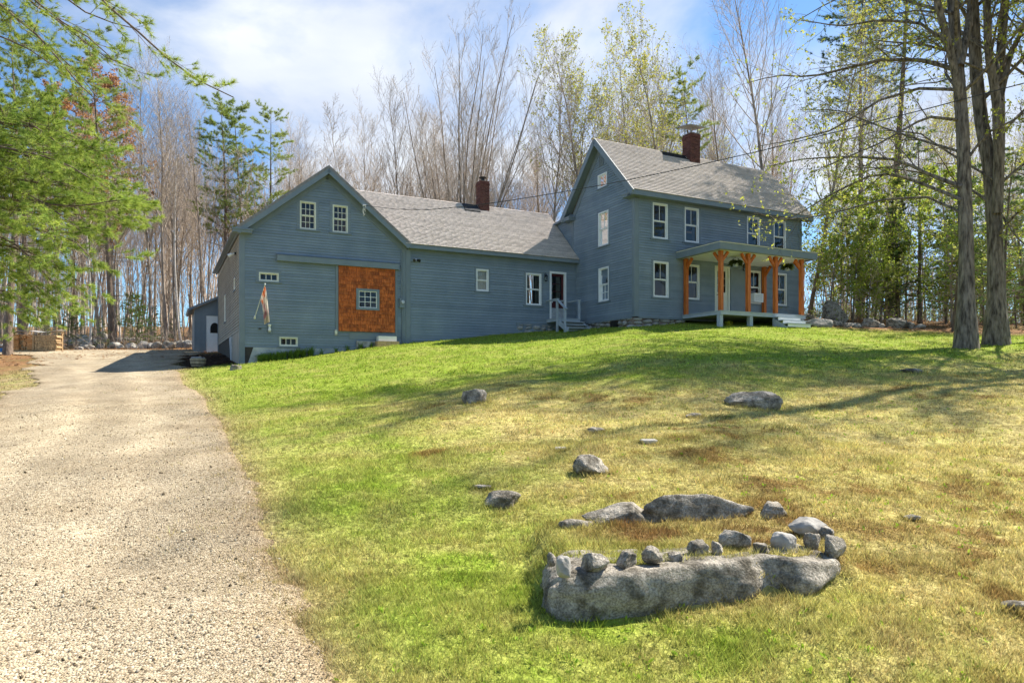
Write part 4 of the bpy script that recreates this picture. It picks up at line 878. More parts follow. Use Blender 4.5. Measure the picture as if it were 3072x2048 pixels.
# flag on the barn
fl = empty('flag', HP(-15.2, VW - .04, 4.12), AL, 'faded white and red flag hanging limp from a short pole on the barn', 'flag')
mb = MB(); mb.tube([(0, 0, 0), (.03, -.10, .12), (.30, -.75, 1.24)], .014, 8); mb.build('pole', 'cream', fl)
mb = MB(); mb.tube([(.0, .03, -.03), (.0, -.06, .06)], [.045, .03], 10); mb.build('bracket', 'white', fl); mb = MB(); mb.lathe([(.0, -.01), (.025, 0), (.025, .04), (0, .06)], 10, (.30, -.75, 1.24)); mb.build('finial', 'white', fl)
V, F, C = [], [], []; K, M = 14, 22
for i in range(K + 1):
    s = i / K; p0 = np.array((.295 - .13 * s, -.735 + .30 * s, 1.20 - .52 * s))
    for j in range(M + 1):
        q = j / M; drop = (1.42 - .42 * s) * q; fold = math.sin(i * 1.9 + q * 2.5)
        V.append((p0[0] + .17 * q ** .7 * (1 - s) + (.13 + .10 * (1 - q)) * s * q + .018 * fold, p0[1] + .06 * fold * (.4 + q) - .15 * q * s, p0[2] - drop))
        n = fbm(np.array([s * 5.]), np.array([q * 4.]), 5, 2)[0]
        C.append((.75, .68, .62) if n < .5 else ((.70, .22, .10) if q < .25 else (.62, .30, .34))) if q < .8 else C.append((.72, .64, .52))
Fq = [[i * (M + 1) + j, (i + 1) * (M + 1) + j, (i + 1) * (M + 1) + j + 1, i * (M + 1) + j + 1] for i in range(K) for j in range(M)]
link(bpy.data.objects.new('cloth', mesh_np('cloth', V, [np.array(Fq)], 'leaf', np.array(C), True)), fl)
t = empty('wall_fixture', HP(-14.64, VW - .03, 3.55), AL, 'white bell shaped fixture on the barn wall below the flag', 'fixture')
mb = MB(); mb.lathe([(.05, .04), (.062, .08), (.045, .16), (.04, .22), (.07, .28), (.07, .31)], 12, (0, -.07, 0)); mb.build('bell', 'white', t); mb = MB(); mb.box((-.05, -.1, 0), (.05, .03, .035)); mb.build('base', 'tin', t)
mb = MB(); mb.box((-.05, -.06, 0), (.04, .02, .03)); o = mb.build('faucet', 'blackmetal', None, label='dark hose tap on the barn wall left of the bell fixture', cat='tap'); o.location = HP(-15.0, VW - .03, 3.66); o.rotation_euler = (0, 0, AL)
# meter
t = empty('electric_meter', HP(-9.10, VW - .03, 4.8), AL, 'grey electric meter with round glass face beside the cedar door', 'meter')
mb = MB(); mb.box((-.10, -.12, 0), (.10, .0, .42)); mb.build('box', 'trim', t); mb = MB(); mb.tube([(.02, -.12, .24), (.02, -.20, .24)], [.085, .075], 16); mb.build('dial', 'galv', t)
mb = MB(); mb.tube([(0, -.06, .42), (0, -.06, 2.5)], .022, 8); mb.build('conduit', 'trim', t); mb = MB(); mb.tube([(.03, -.05, 0), (.03, -.05, -1.7)], .02, 8); mb.build('conduit', 'trim', t)
t = empty('floodlight', HP(-8.45, VW - .03, 6.95), AL, 'twin floodlight under the wing eave next to the barn', 'lamp')
for s in (-1, 1): mb = MB(); mb.tube([(s * .05, -.05, 0), (s * .10, -.16, -.03), (s * .12, -.22, -.05)], [.03, .06, .07], 10); mb.build('lamp_head', 'blackmetal', t)
mb = MB(); mb.tube([(0, .03, 0), (0, -.06, 0)], .06, 12); mb.build('base', 'galv', t)
t = empty('floodlight', HP(BL - .05, 6.4, 6.85), AL, 'white floodlight high on the barn side wall', 'lamp')
mb = MB(); mb.tube([(-.03, 0, .05), (-.16, .0, 0), (-.26, .05, -.06)], [.03, .06, .085], 12); mb.build('lamp_head', 'white', t); mb = MB(); mb.tube([(.06, 0, .05), (-.04, 0, .05)], .06, 12); mb.build('base', 'blackmetal', t)
def lantern(root_loc, label, hang=False):
    t = empty('lantern', root_loc, AL, label, 'lantern')
    mb = MB(); mb.lathe([(.05, 0), (.075, .02), (.075, .03)], 6); mb.lathe([(.10, .24), (.05, .31), (.015, .34)], 6)
    for i in range(6): a = i * math.pi / 3; mb.beam((.068 * math.cos(a), .068 * math.sin(a), .02), (.085 * math.cos(a), .085 * math.sin(a), .25), .012, .012)
    mb.build('frame', 'blackmetal', t)
    mb = MB(); mb.lathe([(.062, .03), (.078, .24)], 6); mb.build('glass_body', 'glass', t)
    mb = MB(); mb.tube([(0, 0, .33), (0, 0, .62)], .008, 6) if hang else mb.tube([(0, 0, .33), (0, .02, .40), (0, .12, .40), (0, .16, .2)], .014, 6); mb.build('chain' if hang else 'arm', 'blackmetal', t)
lantern(HP(-1.82, VW - .18, 6.42), 'black wall lantern between window and red door of the wing')
lantern(HP(5.05, -1.45, 6.55), 'black lantern hanging under the porch ceiling by a fern', True)
# hanging baskets
for (x, y, v, lab, sd_) in ((2207, 792, -1.55, 'hanging fern basket in front of the cream door', 1), (2362, 805, -1.2, 'hanging fern basket near the right end of the porch', 2)):
    u, z = frontp(x, y, v); t = empty('hanging_basket', HP(u, v, z - .12), AL, lab, 'plant'); r = np.random.default_rng(sd_)
    mb = MB(); mb.lathe([(.09, 0), (.15, .13), (.155, .16), (.14, .15)], 14); mb.build('pot', 'deckgrey', t)
    mb = MB()
    for k in range(3): a = k * 2.1; mb.tube([(.15 * math.cos(a), .15 * math.sin(a), .16), (0, 0, 7.13 - z + .12 - .1)], .003, 4)
    mb.tube([(0, 0, 7.13 - z + .02), (0, 0, 7.13 - z + .13)], .006, 6); mb.build('hanger', 'blackmetal', t)
    V, F = [], []
    for k in range(420):
        a, el = r.uniform(0, 6.28), r.uniform(-.3, 1.2); L = r.uniform(.12, .30); c = np.array((.10 * math.cos(a), .10 * math.sin(a), .17)) + r.normal(0, .03, 3)
        d = np.array((math.cos(a) * math.cos(el), math.sin(a) * math.cos(el), math.sin(el))); s = np.array((-math.sin(a), math.cos(a), 0)) * .014; e = c + d * L * .8; e[2] -= .3 * L
        i = len(V); V += [c - s, c + s, c + d * L * .5 + s, e, c + d * L * .5 - s]; F.append([i, i + 1, i + 2, i + 3, i + 4])
    link(bpy.data.objects.new('foliage', mesh_np('foliage', V, [np.array(F)], 'leafhang')), t)
# wires
def wire(name, pts, r, label, cat, m='cable', S=5):
    mb = MB(); mb.tube(pts, r, S); return mb.build(name, m, None, label=label, cat=cat)
ins = hp(-10.9, VW - .45, 9.02)
wp = [ins] + [Vector(px(x, y, Y)) for x, y, Y in ((1190, 628, 28.6), (1290, 629, 27.9), (1390, 620, 27.2), (1500, 606, 26.4), (1640, 584, 25.5), (1790, 558, 24.6), (1880, 541, 24), (2090, 497, 22.6), (2290, 451, 21.2), (2550, 386, 19.6), (2800, 322, 18.2), (3072, 250, 16.9), (3300, 186, 16.0))]
pole_top = Vector(px(3300, 186, 16.0))
wire('power_line', wp, .014, 'twisted service cable crossing in front of the farmhouse to the barn peak', 'cable')
t = empty('utility_pole', (pole_top.x + .12, pole_top.y, gz(pole_top.x + .12, pole_top.y) - .3), 0, 'wooden pole carrying the service cable', 'pole')
mb = MB(); hgt = pole_top.z - t.location.z; mb.tube([(0, 0, 0), (0, 0, hgt + .5)], [.14, .10], 12); mb.build('shaft', 'bark', t)
t = empty('insulator', ins, AL, 'white insulator and bracket holding the cable on the barn rake', 'insulator')
mb = MB(); mb.tube([(0, .12, 0), (0, -.02, .0), (.10, -.02, -.01)], [.012, .03, .03], 8); mb.build('body', 'white', t)
cpts = [ins + Vector((.05 * math.sin(a * 2.3) + .02 * a / 6, -.02, -.30 - .16 * math.cos(a) + .012 * a)) for a in np.linspace(0, 18, 60)]
wire('cable_coil', [ins + Vector((0, .0, -.03)), ins + Vector((.01, 0, -.16))] + cpts, .005, 'looped pale cable hanging below the insulator on the barn', 'cable', 'rope', 4)
# barrel planter
X, Y, Z = on_ground(594, 1100); t = empty('barrel_planter', (X, Y, Z), 0, 'half barrel planter with grey plants at the drive edge by the barn', 'planter')
mb = MB(); mb.lathe([(.24, 0), (.29, .14), (.31, .32), (.29, .32), (.27, .27)], 18); mb.build('barrel', 'barrel', t)
mb = MB(); mb.lathe([(.272, .07), (.277, .07), (.285, .10), (.27, .10)], 18); mb.lathe([(.302, .22), (.308, .22), (.31, .25), (.30, .25)], 18); mb.build('hoop', 'blackmetal', t)
r = np.random.default_rng(4); mb = MB()
for k in range(26): a, q = r.uniform(0, 6.28), r.uniform(0, .24); mb.lathe([(.0, 0), (.05, .02), (.055, .06), (.0, .09)], 6, (q * math.cos(a), q * math.sin(a), .27 + r.uniform(0, .05)))
mb.build('plants', 'stone', t)
# step blocks below the sliding door
zb = gz(*HP(-9.85, VW - .35)[:2])
o = MB().box((-.40, -.17, .02), (.40, .17, .24)).build('step_block', 'white', None, label='pale concrete block step below the cedar sliding door', cat='step'); o.location = HP(-9.85, VW - .32, zb + .17); o.rotation_euler = (0, 0, AL)
o = MB().box((-.50, -.22, -.15), (.46, .22, .188)).build('step_crib', 'log', None, label='weathered timber crib under the pale block step', cat='step'); o.location = HP(-9.82, VW - .36, zb); o.rotation_euler = (0, 0, AL)
t = empty('wall_plaque', HP(-11.97, VW - .07, 3.55), AL, 'small white oval sign at the lower left corner of the cedar door', 'sign')
mb = MB(); mb.lathe([(.001, 0), (.055, .0), (.055, .02), (.001, .02)], 14); o = mb.build('plate', 'cream', t); o.rotation_euler = (rd(90), 0, 0); o.scale = (1, 1.5, 1); o.location = (0, -.0, .08)
mb = MB(); mb.box((-.055, .0, -.05), (.055, .045, .2)); mb.build('backing', 'tin', t)
# firewood rack
X, Y, Z = on_ground(110, 1056); WK = Y / FPX
t = empty('firewood_stack', (X, Y, Z), rd(6), 'stacked split firewood under a bent tin sheet at the wood edge', 'woodpile'); r = random.Random(6)
Lw = 128 * WK
logm = []
for k in range(5):
    mb = MB(); n = 7; pr = [.5 * (1 + .25 * math.sin(i * 2.4 + k)) for i in range(n)]
    b = len(mb.v)
    for y in (-.5, .5):
        for i in range(n): a = i * 6.283 / n; mb.v.append((pr[i] * math.cos(a), y, pr[i] * math.sin(a)))
    for i in range(n): j = (i + 1) % n; mb.f.append([i, j, n + j, n + i])
    mb.f += [list(range(n)), list(range(n, 2 * n))]; logm.append(mb.mesh('log', 'log' if k % 2 else 'logcut'))
z = .09
while z < .95:
    x = .02
    while x < .52 * Lw:
        d = r.uniform(.10, .15); o = bpy.data.objects.new('log', logm[r.randint(0, 4)]); o.location = (x + d / 2 - Lw / 2 + .12, r.uniform(-.04, .04), z + d * .4); o.scale = (d, .42, d); o.rotation_euler = (0, r.uniform(0, 6), rd(r.uniform(-4, 4))); link(o, t); x += d * 1.02
    z += .115
for k in range(9):
    for x0 in (-.46, -.13):
        o = bpy.data.objects.new('log', logm[r.choice((0, 2, 4))]); o.location = (x0 * Lw + .18, -.32, .14 + k * .1); o.scale = (.11, .36, .11); o.rotation_euler = (0, r.uniform(0, 6), rd(90)); link(o, t)
z = .06
while z < .88:
    x = .06 * Lw
    while x < .52 * Lw:
        d = r.uniform(.07, .11); o = bpy.data.objects.new('log', logm[r.choice((1, 3, 1))]); o.location = (x + d / 2, -.22, z + d * .45); o.scale = (d, .55, d); o.rotation_euler = (0, r.uniform(0, 6), 0); link(o, t); x += d * 1.0
    z += .082
mb = MB(); xs = [-.56, -.3, -.05, .15, .35, .56]; zsx = [1.06, 1.18, 1.2, 1.12, 1.12, 1.24]
for i in range(5):
    a, b = xs[i] * Lw, xs[i + 1] * Lw; mb.quad8([(a, -.5, zsx[i]), (b, -.5, zsx[i + 1]), (b, .4, zsx[i + 1] + .05), (a, .4, zsx[i] + .05), (a, -.5, zsx[i] + .02), (b, -.5, zsx[i + 1] + .02), (b, .4, zsx[i + 1] + .07), (a, .4, zsx[i] + .07)])
mb.build('tin_cover', 'tin', t)
mb = MB()
for x in (-.53, .02, .53): mb.box((x * Lw - .04, .1, 0), (x * Lw + .04, .18, 1.1)); mb.box((x * Lw - .04, -.45, 0), (x * Lw + .04, -.38, 1.08)) if x < .4 else None
mb.box((-.55 * Lw, -.45, -.02), (.5 * Lw, -.35, .08)); mb.build('rack_frame', 'log', t)
X2, Y2, Z2 = on_ground(14, 1058)
me = rock_mesh('tarp', 77, (.85, .3, .22), 'tarp', 4, 9, .35, .2); o = bpy.data.objects.new('tarp', me); o.location = (X2, Y2 + .2, Z2 + .1); link(o, None, 'crumpled blue tarp on the ground by the firewood', 'tarp')
o = bpy.data.objects.new('tree_stump', rock_mesh('tree_stump', 78, (.3, .28, .42), 'barrel', 3, 4, .1, .5)); X2, Y2, Z2 = on_ground(27, 1040); o.location = (X2, Y2 + .3, Z2 + .25); link(o, None, 'pale rounded stump at the foot of the leaning pine', 'stump')
# day lilies along the barn foot
def blades(P, n, h, w, rng, spread=.25, arch=.5, seg=4):
    V, F = [], []
    for c in P:
        for k in range(n):
            a = rng.uniform(0, 6.28); L = h * rng.uniform(.6, 1.15); sp = rng.uniform(.2, 1) * spread; base = np.array(c) + np.array((rng.normal(0, .05), rng.normal(0, .04), 0))
            d = np.array((math.cos(a), math.sin(a), 0)); s = np.array((-d[1], d[0], 0)) * w / 2; i = len(V)
            for q in range(seg + 1):
                f = q / seg; p = base + d * sp * f ** 1.6 + np.array((0, 0, L * (f - arch * f ** 3 * .6))); ww_ = (1 - f ** 2) + .05
                V += [p - s * ww_, p + s * ww_]
            F += [[i + 2 * q, i + 2 * q + 1, i + 2 * q + 3, i + 2 * q + 2] for q in range(seg)]
    return V, F
lr = np.random.default_rng(9)
for k, u in enumerate((-14.98, -14.78, -14.56, -14.33, -14.1, -13.85, -13.6, -13.35, -13.05, -12.6, -12.0, -11.5, -10.9, -10.5)):
    v = VW - .22; X, Y, _ = HP(u, v); Z = gz(X, Y); big = k < 9
    V, F = blades([(0, 0, -.02)], 95 if big else 22, .56 if big else .40, .026, lr, .34)
    C = np.array([(.17, .28, .05)] * len(V)) * lr.uniform(.7, 1.4, (len(V), 1))
    o = bpy.data.objects.new('day_lily', mesh_np('day_lily', V, [np.array(F)], 'leaf', C)); o.location = (X, Y, Z); link(o, None, 'thick clump of strappy green leaves against the barn foundation' if big else 'sparse tuft of strappy leaves below the cedar door', 'plant', 'day lilies along the barn foot' if big else 'sparse tufts below the cedar door')
X, Y, _ = HP(3.35, -2.2); V, F = blades([(0, 0, -.02)], 26, .38, .03, lr, .16)
o = bpy.data.objects.new('daffodil', mesh_np('daffodil', V, [np.array(F)], 'leaf', np.array([(.45, .42, .03)] * len(V)))); o.location = (X, Y, gz(X, Y)); link(o, None, 'small yellow daffodil clump beside the porch pier', 'flower')
# ------------------------------------------------------------------ trees
UP = np.array((0, 0, 1.0))
def grow(rng, P, Rr, n, length, ang, start=.25, k=5, trop=.12, wob=.10, rr=.55, tip=.3, taper=.6, end=1.0, rmin=.004, plane=None, lenvar=.35):
    """side branches on polylines P (B,N,3) -> (B*n,k,3), radii"""
    B, M, _ = P.shape; out, rad = [], []
    for b in range(B):
        seg = np.linalg.norm(np.diff(P[b], axis=0), axis=1).sum()
        L0 = length if length > 0 else -length * seg
        ts = start + (end - start) * (np.arange(n) + rng.uniform(0, 1, n)) / n; az = rng.uniform(0, 6.28) + np.arange(n) * 2.4 + rng.normal(0, .4, n)
        for t, a in zip(ts, az):
            f = min(t, .999) * (M - 1); i = int(f); f -= i; p = P[b, i] * (1 - f) + P[b, i + 1] * f; r = Rr[b, i] * (1 - f) + Rr[b, i + 1] * f
            T = P[b, i + 1] - P[b, i]; T = T / (np.linalg.norm(T) + 1e-9)
            ref = np.array((1., 0, 0)) if abs(T[2]) > .8 else UP; A = np.cross(T, ref); A /= np.linalg.norm(A); Bv = np.cross(T, A)
            if plane is not None: pv = (A if (int(a * 10) % 2) else -A) + Bv * rng.normal(0, plane); pv /= np.linalg.norm(pv)
            else: pv = A * math.cos(a) + Bv * math.sin(a)
            g = ang * rng.uniform(.75, 1.25); d = T * math.cos(g) + pv * math.sin(g); L = L0 * (1 - taper * (t - start) / max(1 - start, .01)) * rng.uniform(1 - lenvar, 1 + lenvar)
            pts = [p]; st = L / (k - 1)
            for q in range(k - 1):
                d = d + UP * trop + rng.normal(0, wob, 3); d /= np.linalg.norm(d); pts.append(pts[-1] + d * st)
            out.append(pts); r0 = max(r * rr, rmin); rad.append(np.linspace(r0, max(r0 * tip, rmin * .6), k))
    return np.array(out), np.array(rad)
def trunk_line(rng, h, r0, k=12, lean=.02, wob=.012, tip=.12):
    p = np.zeros((k, 3)); d = np.array((rng.normal(0, lean), rng.normal(0, lean), 1.0)); st = h / (k - 1)
    for i in range(1, k): d = d + np.append(rng.normal(0, wob, 2), 0); p[i] = p[i - 1] + d / np.linalg.norm(d) * st
    f = np.linspace(0, 1, k); r = r0 * (1 - f * (1 - tip)); r[0] *= 1.28; p[0, 2] = -.4
    return p[None], r[None]
def join(parts):
    V, F, n = [], [], 0
    for v, f in parts: V.append(v); F.append(f + n); n += len(v)
    return np.concatenate(V), np.concatenate(F)
def leafquads(C, size, rng, droop=0.0, aspect=.6):
    """two-triangle leaves at points C"""
    n = len(C); a = rng.normal(size=(n, 3)); a[:, 2] -= droop; a /= np.linalg.norm(a, axis=1, keepdims=True); b = np.cross(a, rng.normal(size=(n, 3))); b /= np.linalg.norm(b, axis=1, keepdims=True) + 1e-9
    s = size * rng.uniform(.6, 1.3, (n, 1)); V = np.stack([C, C + a * s * .5 + b * s * aspect * .5, C + a * s, C + a * s * .5 - b * s * aspect * .5], 1).reshape(-1, 3)
    return V, np.arange(n * 4).reshape(-1, 4)
def needles(C, Dr, n, L, w, rng, spread=.7):
    """tufts of thin triangles at points C around directions Dr"""
    m = len(C); d = np.repeat(Dr, n, 0) + rng.normal(0, spread, (m * n, 3)); d /= np.linalg.norm(d, axis=1, keepdims=True); c = np.repeat(C, n, 0)
    s = np.cross(d, rng.normal(size=(m * n, 3))); s /= np.linalg.norm(s, axis=1, keepdims=True) + 1e-9; l = L * rng.uniform(.7, 1.2, (m * n, 1))
    V = np.stack([c - s * w / 2, c + s * w / 2, c + d * l], 1).reshape(-1, 3); return V, np.arange(m * n * 3).reshape(-1, 3)
def sample(P, rng, n, lo=.3):
    """n random points on every polyline"""
    B, M, _ = P.shape; t = rng.uniform(lo, 1, (B, n)) * (M - 1.001); i = t.astype(int); f = (t - i)[..., None]; b = np.arange(B)[:, None]
    pts = P[b, i] * (1 - f) + P[b, i + 1] * f; d = P[b, i + 1] - P[b, i]; d = d / (np.linalg.norm(d, axis=2, keepdims=True) + 1e-9)
    return pts.reshape(-1, 3), d.reshape(-1, 3)
def tint(n, cols, rng, per=1, var=.2):
    c = np.array(cols)[rng.integers(0, len(cols), n)] * rng.uniform(1 - var, 1 + var, (n, 1)); return np.repeat(c, per, 0)
PROTO = {}
def proto(key, trunk, crown=None, foliage=None, bark='bark', twig='twig', fmat='leaf'):
    """meshes of one kind of tree: trunk, crown (branches) and foliage"""
    PROTO[key] = [('trunk', mesh_np('trunk', trunk[0], [trunk[1]], bark, None, True))]
    if crown is not None: PROTO[key].append(('crown', mesh_np('crown', crown[0], [crown[1]], twig)))
    if foliage is not None: PROTO[key].append(('foliage', mesh_np('foliage', foliage[0], [foliage[1]], fmat, foliage[2])))
def tree(key, X, Y, label, group, name='bare_tree', s=1.0, rz=None, cat='tree', sz=None, tilt=0.0):
    rg = random.Random(int(X * 97 + Y * 31)); t = empty(name, (X, Y, gz(X, Y) - .05), rg.uniform(0, 6.28) if rz is None else rz, label, cat, group)
    t.scale = (s, s, sz or s); t.rotation_euler[0] = tilt if tilt else rg.gauss(0, .035); t.rotation_euler[1] = rg.gauss(0, .035)
    for n, me in PROTO[key]: link(bpy.data.objects.new(n, me), t)
    return t
def bare(key, seed, h=20, r0=.16, n1=26, l1=.30, a1=.62, start=.35, n2=8, n3=6, leaves=0, lcols=None, lsize=.10, bark='bark', trop=.16, twig='twig', l2=.42, l3=.5, r3=.008):
    rng = np.random.default_rng(seed); T, R = trunk_line(rng, h, r0, lean=.05, wob=.03)
    A, Ra = grow(rng, T, R, n1, h * l1, a1, start, 6, trop, .09, .5, .25, .62)
    B, Rb = grow(rng, A, Ra, n2, -l2, .62, .18, 5, trop * .8, .12, .55, .35, .45, rmin=.009)
    Cc, Rc = grow(rng, B, Rb, n3, -l3, .6, .15, 4, trop * .6, .14, .6, .5, .4, rmin=r3)
    parts = [tubes(A, Ra, 5), tubes(B, Rb, 3), tubes(Cc, Rc, 3)]; fo = None
    if leaves:
        pts, d = sample(Cc, rng, leaves, .3); pts = pts + rng.normal(0, .06, pts.shape); V, F = leafquads(pts, lsize, rng, .3); fo = (V, F, tint(len(pts), lcols, rng, 4))
    proto(key, tubes(T, R, 8), join(parts), fo, bark, twig)
YG = [(.42, .42, .08), (.34, .38, .07), (.50, .46, .12)]
for i in range(5): bare('bare%d' % i, 500 + i, h=20 + i, r0=.10 + .015 * i, n1=24 + 2 * i, start=.38 + .03 * (i % 3), a1=.50 + .06 * (i % 3))
bare('sapling0', 520, h=11, r0=.06, n1=20, l1=.26, start=.22, n2=5, n3=4); bare('sapling1', 521, h=9, r0=.05, n1=18, l1=.3, start=.15, n2=5, n3=5)
bare('birch0', 530, h=19, r0=.10, n1=20, l1=.22, start=.45, bark='birch', a1=.45)
for i in range(3): bare('bud%d' % i, 540 + i, h=21 + i, r0=.17, n1=26, l1=.32, a1=.68, start=.36, leaves=3, lcols=YG, lsize=.17)
bare('red0', 550, h=17, r0=.13, n1=24, l1=.32, a1=.7, start=.3, leaves=7, lcols=[(.40, .19, .09), (.34, .15, .07), (.44, .25, .12)], lsize=.17)
bare('under0', 560, h=6.5, r0=.05, n1=22, l1=.36, a1=.95, start=.12, n2=6, n3=5, leaves=4, lcols=[(.34, .42, .06), (.26, .36, .05), (.42, .44, .10)], lsize=.15, trop=.05)
bare('under1', 561, h=4.2, r0=.035, n1=20, l1=.42, a1=1.0, start=.08, n2=6, n3=5, leaves=4, lcols=[(.32, .38, .06), (.24, .33, .05)], lsize=.12, trop=.04)
def vase(key, seed):
    """big many-stemmed bare maple"""
    rng = np.random.default_rng(seed); st, sr = [], []
    for i in range(20):
        a = i * 2.4; o = .25 + .75 * (i / 20); d = np.array((math.cos(a) * .24 * o, math.sin(a) * .24 * o, 1.0)); p = np.array((math.cos(a) * .5 * o, math.sin(a) * .5 * o, -.3)); pts = [p]; h = rng.uniform(18, 26) * (1.06 - .25 * o)
        for q in range(9): d = d + np.append(rng.normal(0, .04, 2) + .012 * np.array((math.cos(a), math.sin(a))) * o, .02); pts.append(pts[-1] + d / np.linalg.norm(d) * h / 9)
        st.append(pts); r = rng.uniform(.07, .13); sr.append(np.linspace(r, .02, 10))
    T, R = np.array(st), np.array(sr)
    A, Ra = grow(rng, T, R, 20, 4.4, .58, .16, 6, .15, .07, .45, .25, .45); B, Rb = grow(rng, A, Ra, 6, -.45, .5, .15, 5, .14, .1, .55, .35, .4, rmin=.009); Cc, Rc = grow(rng, B, Rb, 5, -.5, .5, .15, 4, .1, .12, .6, .5, .4, rmin=.008)
    proto(key, tubes(T, R, 7), join([tubes(A, Ra, 4), tubes(B, Rb, 3), tubes(Cc, Rc, 3)]))
vase('vase', 570)
def pine(key, seed, h=22, r0=.25, start=.42, n=50, L=3.0, cols=None, nt=8, nl=.27, dens=11, bark='pinebark', droop=0.0, conic=.45, n2=10, nw=.022, spread=.75, dead=10):
    rng = np.random.default_rng(seed); T, R = trunk_line(rng, h, r0, tip=.06)
    A, Ra = grow(rng, T, R, n, L, 1.35, start, 6, .03 - droop, .05, .28, .25, conic); B, Rb = grow(rng, A, Ra, n2, -.38, .75, .22, 4, .03, .08, .5, .4, .35, rmin=.006, plane=.35)
    pts, d = sample(B, rng, nt, .25); p2, d2 = sample(A, rng, 5, .55); pts = np.concatenate([pts, p2]); d = np.concatenate([d, d2]); V, F = needles(pts, d + UP * .3, dens, nl, nw, rng, spread)
    parts = [tubes(A, Ra, 4), tubes(B, Rb, 3)]
    if dead: Dd, Rd2 = grow(rng, T, R, dead, L * .7, 1.45, .12, 5, -.01, .06, .2, .3, .2, end=start); parts.append(tubes(Dd, Rd2, 3))
    proto(key, tubes(T, R, 9), join(parts), (V, F, tint(len(pts), cols or [(.27, .34, .08), (.34, .40, .10), (.19, .27, .06)], rng, dens * 3)), bark, bark, 'needle')
pine('pine0', 580); pine('pine1', 581, h=25, start=.5, n=40, L=2.8, cols=[(.30, .37, .10), (.38, .43, .12)]); pine('pine2', 582, h=24, start=.55, n=40, L=3.4, cols=[(.07, .12, .05), (.09, .15, .05)], nl=.22)
pine('fir0', 583, h=7.5, r0=.07, start=.10, n=46, L=1.9, conic=.85, cols=[(.06, .11, .04), (.09, .14, .045)], nl=.12, dens=11, droop=.03, n2=8, nt=5, dead=0, nw=.014)
pine('fir1', 584, h=4.0, r0=.05, start=.06, n=40, L=1.3, conic=.85, cols=[(.14, .22, .05), (.18, .26, .06)], nl=.09, dens=9, droop=.0, n2=7, nt=5, dead=0, nw=.013)
pine('hemlock0', 585, h=12, r0=.14, start=.10, n=56, L=3.0, conic=.72, cols=[(.10, .17, .045), (.15, .23, .05), (.07, .13, .04)], nl=.13, dens=10, droop=.06, n2=10, nt=6, dead=0, nw=.016)
pine('fir2', 586, h=9, r0=.06, start=.42, n=34, L=1.5, conic=.8, cols=[(.08, .15, .06), (.10, .18, .07)], nl=.10, dens=8, n2=7, nt=4, dead=14, nw=.014)

def at(xp, Y): return ((xp - 1536) / FPX * Y, Y)
trg = random.Random(77)
GB_ = 'bare trees of the woods behind the buildings'
LB = 'tall slender leafless tree in the woods behind the buildings'
